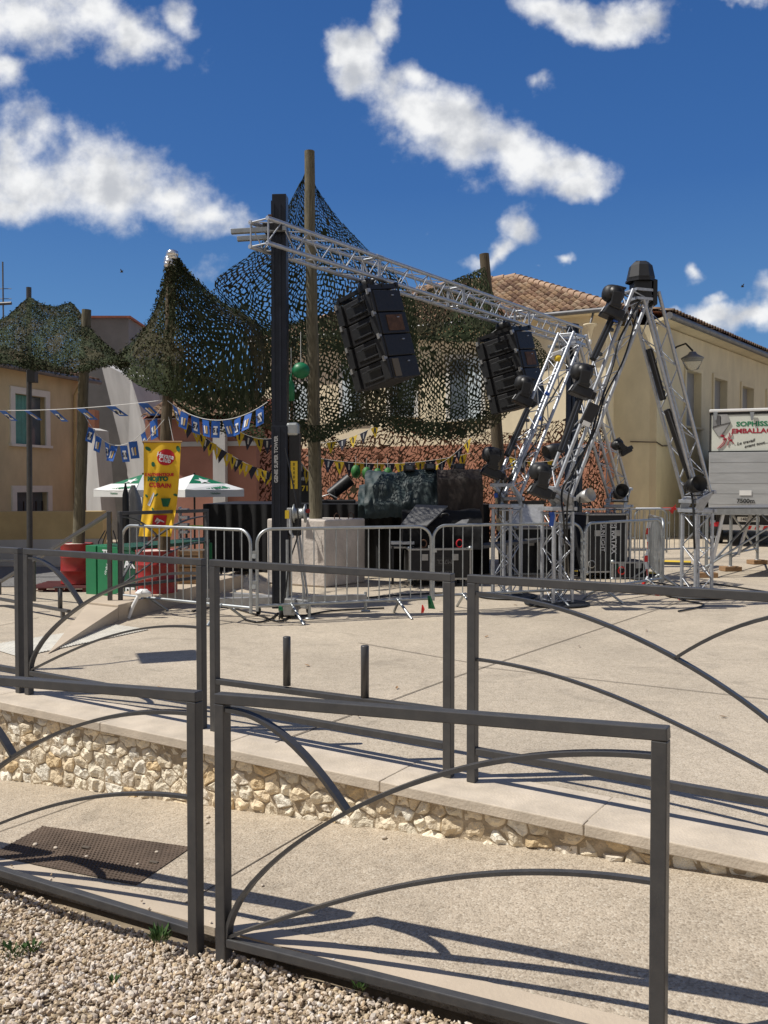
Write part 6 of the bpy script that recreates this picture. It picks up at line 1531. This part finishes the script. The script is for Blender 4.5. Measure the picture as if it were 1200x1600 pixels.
def green_bins():
    a = G(135, 930, -.02); a = W(135, 925, 13.1); a.z = 0
    root = thing('recycling_bin', 'green drinks bar front with white lettering beside the left drum', 'bar counter', Vector((W(134, 900, 13.4).x, 13.4, -.02)))
    d = W(189, 900, 12.9)-W(134, 900, 13.4); d.z = 0; n = Vector((-d.y, d.x, 0)).normalized(); h = .74
    for k, (s0, s1) in enumerate(((.0, .30), (.34, 1.0))):
        m = MB(); m.prism([d*s0, d*s1, d*s1+n*.5, d*s0+n*.5], (0, 0, h)); pn = m.build('front_panel', 'green', root, bevel=.008)
        if k: 
            x = d.normalized(); text('lettering', 'TRI', .13, 'flag_white', pn, frame(d*.62-n*.012+Vector((0, 0, h-.10)), x, (0, 0, 1)), bold=.004)
            text('lettering', 'cirdela', .075, 'flag_white', pn, frame(d*.62-n*.012+Vector((0, 0, .42)), (x*.4+Vector((0, 0, .92))), (-x.x, -x.y, .3)))
    m = MB(); m.prism([d*.30-n*-.02, d*.34-n*-.02, d*.34+n*.45, d*.30+n*.45], (0, 0, h-.02)); m.build('gap_panel', 'green_d', root)
    o = Vector((W(190, 900, 12.3).x, 12.3, 0)); r2_ = thing('advert_board', 'dark green board with big white letters beside the banner drum', 'sign board', o); e = W(214, 900, 12.1)-W(190, 900, 12.3); e.z = 0
    hh = W(200, 862, 12.3).z; m = MB(); m.prism([Vector(), e, e+Vector((0, .05, 0)), Vector((0, .05, 0))], (0, 0, hh)); m.build('board', 'green_d', r2_)
    x = e.normalized(); nn = Vector((x.y, -x.x, 0)); text('lettering', 'AK', .17, 'flag_white', r2_, frame(e*.56+nn*.008+Vector((0, 0, hh-.16)), x, (0, 0, 1)), bold=.006); text('lettering', 'DE', .16, 'flag_white', r2_, frame(e*.56+nn*.008+Vector((0, 0, .16)), x, (0, 0, 1)), bold=.006)
    # long green counter top
    c = [W(168, 851, 13.2), W(205, 858, 12.6), W(328, 838, 14.4), W(322, 826, 15.2)]; z = c[0].z; c = [Vector((q.x, q.y, z)) for q in c]
    ct = thing('bar_counter', 'long green bar counter behind the left barrier', 'bar counter', Vector((c[0].x, c[0].y, 0)))
    m = MB(); m.prism([Vector((q.x-c[0].x, q.y-c[0].y, z-.05)) for q in c], (0, 0, .05)); m.build('counter_top', 'green_d', ct)
    for k in range(4): q = c[k]; MB().bar((q.x-c[0].x, q.y-c[0].y, 0), (q.x-c[0].x, q.y-c[0].y, z-.05), .06, .06, up=(1, 0, 0)).build('leg', 'green', ct)
    # wooden crates
    b = W(277, 915, 13.0); cr = thing('wooden_crate', 'slatted brown wooden crate right of the banner drum', 'crate', Vector((b.x, 12.9, LZ))); w_ = W(317, 900, 12.9).x-b.x; hc = W(290, 860, 12.9).z-LZ
    MB().box((w_/2, .28, hc/2), (w_-.05, .5, hc-.03)).build('inner_box', 'joint', cr)
    for k in range(6): MB().box((w_/2, 0, hc*(k+.5)/6), (w_, .022, hc/6-.018)).build('slat', 'crate_wood', cr)
    for sx in (.03, w_-.03): MB().box((sx, -.02, hc/2), (.06, .02, hc)).build('corner_post', 'crate_wood', cr)
    # closed grey parasol and bits behind
    q = W(209, 870, 17.5); cp = thing('closed_parasol', 'folded grey parasol left of the banner', 'parasol', Vector((q.x, q.y, -.1)))
    zt = W(211, 758, 17.5).z+.1; m = MB(); pr = [(.22, .35), (.25, .5), (.20, 1.0), (.12, zt-.25), (.03, zt)]; m.lathe(pr, (0, 0, 0), 18)
    m.v = [(x_*(1+.18*math.sin(math.atan2(y_, x_)*6)), y_*(1+.18*math.sin(math.atan2(y_, x_)*6)), z_) for x_, y_, z_ in m.v]; m.build('cloth', 'grey_cloth', cp); MB().tube([(0, 0, 0), (0, 0, zt)], .022, 8).build('pole', 'alu_dull', cp)
    q = W(197, 870, 17.0); cp = thing('closed_parasol', 'thin furled black parasol left of the grey folded one', 'parasol', Vector((q.x, q.y, -.1))); zt = W(199, 757, 17).z+.1
    MB().lathe([(.03, .3), (.07, .6), (.06, zt-.2), (.015, zt)], (0, 0, 0), 12).build('cloth', 'black', cp); MB().tube([(0, 0, 0), (0, 0, zt+.03)], .018, 8).build('pole', 'black', cp)
    # neon green table and white lattice post, metal chairs
    q = W(318, 850, 18.5); tb = thing('cafe_table', 'neon green cafe table far behind the left barrier', 'table', Vector((q.x, q.y, -.2))); zt = W(318, 824, 18.5).z+.2
    MB().box((0, 0, zt), (1.0, .8, .05)).build('table_top', 'stripe', tb)
    for sx in (-.42, .42):
        for sy in (-.32, .32): MB().bar((sx, sy, 0), (sx, sy, zt-.03), .04, .04, up=(1, 0, 0)).build('leg', 'black', tb)
    q = W(288, 850, 17.5); rk = thing('bottle_rack', 'narrow white rack seen right of the banner', 'rack', Vector((q.x, q.y, -.1))); z0 = W(288, 792, 17.5).z+.1
    MB().box((-.08, 0, z0/2), (.02, .2, z0)).build('side', 'white', rk)
    for k in range(9): MB().box((.0, 0, z0*(k+.6)/9), (.17, .2, .05)).build('shelf', 'white', rk)
    q = W(170, 860, 17.8); fn = thing('patio_chair', 'black wire chair in front of the sandy garden wall', 'chair', Vector((q.x, q.y, -.3)), 0)
    for k in range(5): MB().tube([(-.25+.1*k, 0, .45), (-.22+.09*k, .06, .8), (-.1+.04*k, .1, 1.02)], .012, 5).build('back_wire', 'black', fn)
    MB().box((0, -.2, .45), (.5, .45, .03)).build('seat', 'black', fn)
    for sx in (-.22, .22):
        for sy in (-.38, .0): MB().tube([(sx, sy, 0), (sx, sy, .44)], .014, 6).build('leg', 'black', fn)
green_bins()
def banner():
    p = W(256, 690, 11.75); root = thing('hanging_banner', 'yellow rum banner with a red disc hanging on the foil tipped pole', 'banner', p)
    n = 24; k = 40; vs = []; z0 = W(256, 691, 11.75).z-p.z; z1 = W(256, 838, 11.75).z-p.z
    def pt(s, t, off=0.0):
        wl = (.265+.02*t)*1.0; sway = -.10*t*t; x = (s-.5)*2*.245*(1-.10*t)+sway; y = .028*math.sin(s*9.5+t*2.2)*(.3+t)+.02*math.sin(s*19+t*5)*t-.02*math.sin(t*7)
        return Vector((x-.02, y-off, z0+(z1-z0)*t))
    for j in range(k+1):
        for i in range(n+1): vs.append(pt(i/n, j/k))
    m = MB(); m.add(vs, [(j*(n+1)+i, j*(n+1)+i+1, (j+1)*(n+1)+i+1, (j+1)*(n+1)+i) for j in range(k) for i in range(n)], True); cl = m.build('cloth', 'banner', root)
    def patch(outline, mt, off=.006, nm='print'):
        """flat shape in banner coordinates laid on the cloth as a fan"""
        c = (sum(a for a, b in outline)/len(outline), sum(b for a, b in outline)/len(outline)); vs = [pt(*c, off)]; fs = []; q = len(outline); R_ = 5
        for r in range(1, R_+1):
            for (a, b) in outline: vs.append(pt(c[0]+(a-c[0])*r/R_, c[1]+(b-c[1])*r/R_, off))
        for i in range(q): fs.append((0, 1+i, 1+(i+1) % q))
        for r in range(R_-1):
            for i in range(q): fs.append((1+r*q+i, 1+(r+1)*q+i, 1+(r+1)*q+(i+1) % q, 1+r*q+(i+1) % q))
        return MB().add(vs, fs, True).build(nm, mt, cl)
    disc = lambda cx, cy, r: [(cx+r*math.cos(2*PI*i/24), cy+r*.37*math.sin(2*PI*i/24)) for i in range(24)]
    patch(disc(.61, .16, .235), 'bred', .006, 'red_disc')
    def txt(body, cx, cy, size, mt, rot=0, ws=1, bold=.002, off=.011, sh=0):
        cu = bpy.data.curves.new('t', 'FONT'); cu.body = body; cu.size = size; cu.align_x = 'CENTER'; cu.align_y = 'CENTER'; cu.offset = bold; cu.shear = sh; cu.resolution_u = 3
        o = bpy.data.objects.new('t', cu); col.objects.link(o); me = bpy.data.meshes.new_from_object(o); bpy.data.objects.remove(o); me.materials.clear()
        Wb, Hb = .49, z0-z1
        for v in me.vertices:
            x, y = v.co.x*ws, v.co.y; x, y = x*math.cos(rot)-y*math.sin(rot), x*math.sin(rot)+y*math.cos(rot); v.co = pt(cx+x/Wb, cy-y/Hb, off)
        me.update(); link('lettering', me, mt, cl)
    txt('Havana', .60, .145, .085, 'flag_white', R(-12), .9, .002, .013); txt('Club', .59, .19, .085, 'flag_white', R(-10), .95, .002, .013)
    txt('L\'AUTHENTIQUE', .44, .345, .052, 'bred', R(0), 1.0, .003); txt('MOJITO', .40, .39, .078, 'bgreen', 0, 1.0, .006); txt('CUBAIN', .47, .46, .082, 'bred', R(-3), 1.0, .003)
    leaf = lambda cx, cy, a, b, r: [(cx+a*math.cos(t)*math.cos(r)-b*math.sin(t)*math.sin(r), cy+.37*(a*math.cos(t)*math.sin(r)+b*math.sin(t)*math.cos(r))) for t in [2*PI*i/14 for i in range(14)]]
    for (cx, cy, a, b, r) in ((.12, .07, .09, .05, .6), (.93, .07, .09, .05, 1.2), (.27, .235, .075, .05, 1.3), (.10, .57, .06, .03, .8), (.40, .56, .06, .03, -.8), (.93, .56, .07, .035, .3), (.33, .71, .05, .03, .9)): patch(leaf(cx, cy, a, b, r), 'bgreen', .006, 'leaf_print')
    patch([(.52, .595), (.80, .595), (.75, .685), (.58, .685)], 'bgreen', .006, 'glass_print')
    patch([(.30, .53), (.34, .55), (.22, .68), (.14, .665)], 'flag_white', .006, 'bottle_print')
    patch([(.38, .775), (.75, .775), (.75, .90), (.38, .90)], 'bred', .006, 'red_square')
    patch([(.47, .80), (.53, .79), (.55, .82), (.70, .845), (.69, .853), (.55, .835), (.54, .895), (.46, .895), (.49, .83), (.44, .85), (.43, .84)], 'flag_white', .011, 'figure_print')
    MB().tube([pt(-.03, 0)+Vector((0, 0, .005)), pt(1.03, 0)+Vector((0, 0, .005))], .012, 8).build('top_batten', 'wood', root)
    hk = Vector((.03, .12, .36)); MB().tube([pt(.05, 0), hk], .004, 5).build('cord', 'rope', root); MB().tube([pt(.8, 0), hk], .004, 5).build('cord', 'rope', root)
banner()
def parasol(u, Y, zg, label, rz, vt, vb, half):
    b = W(u, 800, Y); root = thing('beer_parasol', label, 'parasol', Vector((b.x, b.y, zg)), rz, 'white and green beer parasols')
    zt = W(u, vt, Y).z-zg; zb = W(u, vb, Y).z-zg; zv = zb+.16; h = half
    cs = [(-h, -h), (h, -h), (h, h), (-h, h)]
    for i in range(4):
        a, c = Vector((*cs[i], zv)), Vector((*cs[(i+1) % 4], zv)); mid = (a+c)/2-Vector((0, 0, .05)); top = Vector((0, 0, zt))
        m = MB(); m.add([top, a, mid, c], [(0, 1, 2), (0, 2, 3)]); pn = m.build('canopy_panel', 'green' if i % 2 == 0 else 'white', root)
        out = Vector((mid.x, mid.y, 0)).normalized(); nz = (a-top).cross(c-top).normalized(); nz = nz if nz.z > 0 else -nz; tx = (c-a).normalized(); up = nz.cross(tx).normalized(); up = up if up.z > 0 else -up
        m = MB(); m.prism([a, c, c-Vector((0, 0, .16)), a-Vector((0, 0, .16))], -out*.004); vl = m.build('valance', 'white', root)
        text('lettering', 'Heineken', .07, 'txt_green', vl, frame((a+c)/2-Vector((0, 0, .08))+out*.004, tx, (0, 0, 1)))
        g = top.lerp(mid, .80)+nz*.012
        m = MB(); w0 = top.lerp(a, .64)+nz*.012; w1 = top.lerp(c, .64)+nz*.012; m.add([w0, w1, c+nz*.012, mid+nz*.012, a+nz*.012], [(0, 1, 2, 3, 4)])
        if i % 2 == 0:
            m.build('white_band', 'white', pn); text('lettering', 'Heineken', .25, 'txt_green', pn, frame(top.lerp(mid, .80)+nz*.035, tx, up), bold=.008, wscale=1.15)
            st = []; q = top.lerp(mid, .40)+nz*.014
            for k in range(10): ang = PI/2+k*PI/5; rr = .17 if k % 2 == 0 else .07; st.append(q+tx*rr*math.cos(ang)*1.25+up*rr*math.sin(ang))
            m = MB(); m.add([q]+st, [(0, 1+k, 1+(k+1) % 10) for k in range(10)]); m.build('star', 'white', pn)
    MB().tube([(0, 0, 0), (0, 0, zt+.03)], .022, 8).build('pole', 'black', root); MB().box((0, 0, .04), (.5, .5, .08)).build('base', 'block', root, bevel=.01)
    for cx, cy in cs: MB().tube([(0, 0, zt-.35), (cx*.9, cy*.9, zv-.02)], .010, 5).build('rib', 'alu_dull', root)
    return root
parasol(224, 21.0, -.36, 'green and white beer parasol left of the yellow banner', R(-38), 741, 776, .80)
parasol(304, 20.5, -.36, 'green and white beer parasol right of the yellow banner', R(47), 741, 776, .80)

# ================================================================== BUNTING AND LANTERNS
def sag(p, q, s, n=24): return [p.lerp(q, i/n)-Vector((0, 0, 4*s*(i/n)*(1-i/n))) for i in range(n+1)]
def bunting(label, p, q, s, n, kind, size=.2, tilt=0, t0=.04, t1=.96, seed=0):
    p, q = Vector(p), Vector(q); root = thing('bunting', label, 'bunting', p, 0, 'strings of flags'); c = [a-p for a in sag(p, q, s, 40)]
    MB().tube(c, .005, 5).build('string', 'rope', root); g = random.Random(seed)
    for i in range(n):
        t = (t0+(t1-t0)*(i+.5)/n)*40; k = int(t); a = c[k].lerp(c[min(40, k+1)], t-k); x = (q-p); x.z = 0; x.normalize(); al = (c[min(40, k+1)]-c[k]).normalized()
        sw = g.uniform(-.35, .35); y = Vector((-x.y, x.x, 0)); dn = (Vector((0, 0, -1))+y*(sw+tilt)+al*g.uniform(-.1, .1)).normalized(); fx = (al*.35+Vector((math.copysign(.8, x.x), 0, al.z))+y*g.uniform(-.55, .55)).normalized()
        if kind == 'flag':
            w, h = size*.66, size*1.35; M_ = lambda u, v, d=0: a+fx*w*(u-.5)+dn*h*v+fx.cross(dn).normalized()*d
            f = MB().prism([M_(0, .05), M_(1, .05), M_(1, 1), M_(0, 1)], fx.cross(dn).normalized()*.003).build('flag', 'flag_blue', root)
            sd = fx.cross(dn).normalized(); sg = -1 if sd.y > 0 else 1
            if i % 2 == 0:
                MB().prism([M_(.26, .34, sg*.004), M_(.74, .34, sg*.004), M_(.74, .84, sg*.004), M_(.26, .84, sg*.004)], sd*sg*.002).build('white_patch', 'flag_white', f)
                text('lettering', '51', h*.36, 'navy', f, frame(M_(.5, .6, sg*.009+(0 if sg > 0 else -.002)), fx, -dn), bold=.003)
            else:
                MB().prism([M_(.2, .42, sg*.004), M_(.4, .36, sg*.004), M_(.46, .80, sg*.004), M_(.28, .84, sg*.004)], sd*sg*.002).build('figure_print', 'flag_white', f); MB().prism([M_(.52, .4, sg*.004), M_(.74, .36, sg*.004), M_(.72, .8, sg*.004), M_(.55, .84, sg*.004)], sd*sg*.002).build('figure_print', 'flag_tan', f)
        else:
            w, h = size*.9, size*1.1; M_ = lambda u, v: a+fx*w*(u-.5)+dn*h*v; nd = fx.cross(dn).normalized()
            f = MB().prism([M_(0, 0), M_(1, 0), M_(.5, 1)], nd*.003).build('pennant', 'navy' if (i % 3 == 2 if kind == 'mix' else i % 2 == 1) else 'pyellow', root); sg = -1 if nd.y > 0 else 1
            MB().prism([M_(.42, .12)+nd*sg*.005, M_(.58, .12)+nd*sg*.005, M_(.56, .55)+nd*sg*.005, M_(.44, .55)+nd*sg*.005], nd*sg*.002).build('emblem', 'letter_grey' if i % 2 else 'navy', f)
    return root
pL = W(131, 646, 16.6); pF = W(258, 627, 11.85)
bunting('string of blue flags sagging between the two drum poles', pL, W(252, 636, 12.0), .55, 8, 'flag', .20, 0, .08, .98, 1)
bunting('string of blue flags sagging right from the foil tipped pole', W(262, 626, 11.8), W(418, 628, 11.0), .24, 9, 'flag', .165, 0, .02, .98, 2)
bunting('nearly straight string of wind blown flags at the left edge', W(-40, 640, 15.0), W(256, 625, 11.9), .06, 6, 'flag', .20, 1.6, .1, .98, 3)
bunting('string of yellow and navy pennants running down to the mast', W(263, 632, 12.1), W(436, 742, 14.2), .16, 20, 'mix', .19, 0, .05, .98, 4)
bunting('short string of pennants between netting and mast', W(364, 668, 14.0), W(440, 682, 14.6), .10, 5, 'alt', .22, 0, .03, .98, 5)
bunting('row of pennants along the brown net shadow mesh', W(478, 712, 21.5), W(735, 708, 21.0), .22, 15, 'alt', .30, 0, .05, .98, 6)
bunting('pennants dropping from the netting hem to the covered desk', W(500, 692, 19.5), W(596, 660, 19.5), .10, 5, 'alt', .24, 0, .1, .98, 7)
bunting('pennants rising toward the leaning pole', W(668, 732, 20.0), W(738, 680, 20.0), .12, 5, 'alt', .26, 0, .05, .98, 8)
bunting('pennants seen through the truss arches', W(788, 710, 20.5), W(925, 690, 20.0), .30, 8, 'alt', .28, 0, .05, .95, 9)
bunting('pennants beside the mast above the winch', W(456, 700, 17.5), W(486, 740, 17.5), .05, 3, 'alt', .26, 0, .1, .9, 10)
def melons():
    for i, (u, v) in enumerate(((556, 737), (573, 740), (590, 742), (606, 741))):
        c = W(u, v, 19.8); lb = ('first', 'second', 'third', 'fourth')[i]; root = thing('melon_lantern', 'green striped paper lantern, %s from the left of the row' % lb, 'lantern', c, 0, 'melon lanterns over the desk')
        MB().ell((0, 0, 0), (.105, .105, .15), 14, 9).build('shade', 'melon', root); MB().tube([(0, 0, .14), (0, 0, .34)], .006, 5).build('cord', 'rope', root)
    for i, (u, v, lb, s) in enumerate(((470, 579, 'big green inflatable ball hung beside the tallest pole', .14), (455, 604, 'long green inflatable bottle hung beside the mast', .13))):
        c = W(u, v, 14.0); root = thing('inflatable', lb, 'inflatable', c)
        if i == 0: MB().ell((0, 0, 0), (s, s, s*.9), 16, 10).build('ball', 'green', root)
        else: MB().lathe([(0, -.22), (.05, -.22), (.055, .02), (.02, .10), (.02, .2), (0, .2)], (0, 0, 0), 14).build('bottle', 'green', root)
        MB().tube([(0, 0, s*.8), (0, 0, .6)], .005, 5).build('cord', 'rope', root)
melons()
def birds():
    for (u, v, lb) in ((1160, 448, 'tiny dark bird flying in the sky above the long house'), (190, 425, 'tiny dark bird flying left above the foil tipped pole')):
        p = W(u, v, 60); root = thing('bird', lb, 'bird', p); m = MB(); m.ell((0, 0, 0), (.12, .05, .04), 8, 6)
        m.prism([(-.05, 0, .02), (.06, 0, .02), (.02, -.25, .14), (-.03, -.2, .12)], (0, 0, .012)); m.prism([(-.05, 0, .02), (.06, 0, .02), (.05, .25, .16), (0, .2, .14)], (0, 0, .012)); m.build('body', 'black', root)
birds()
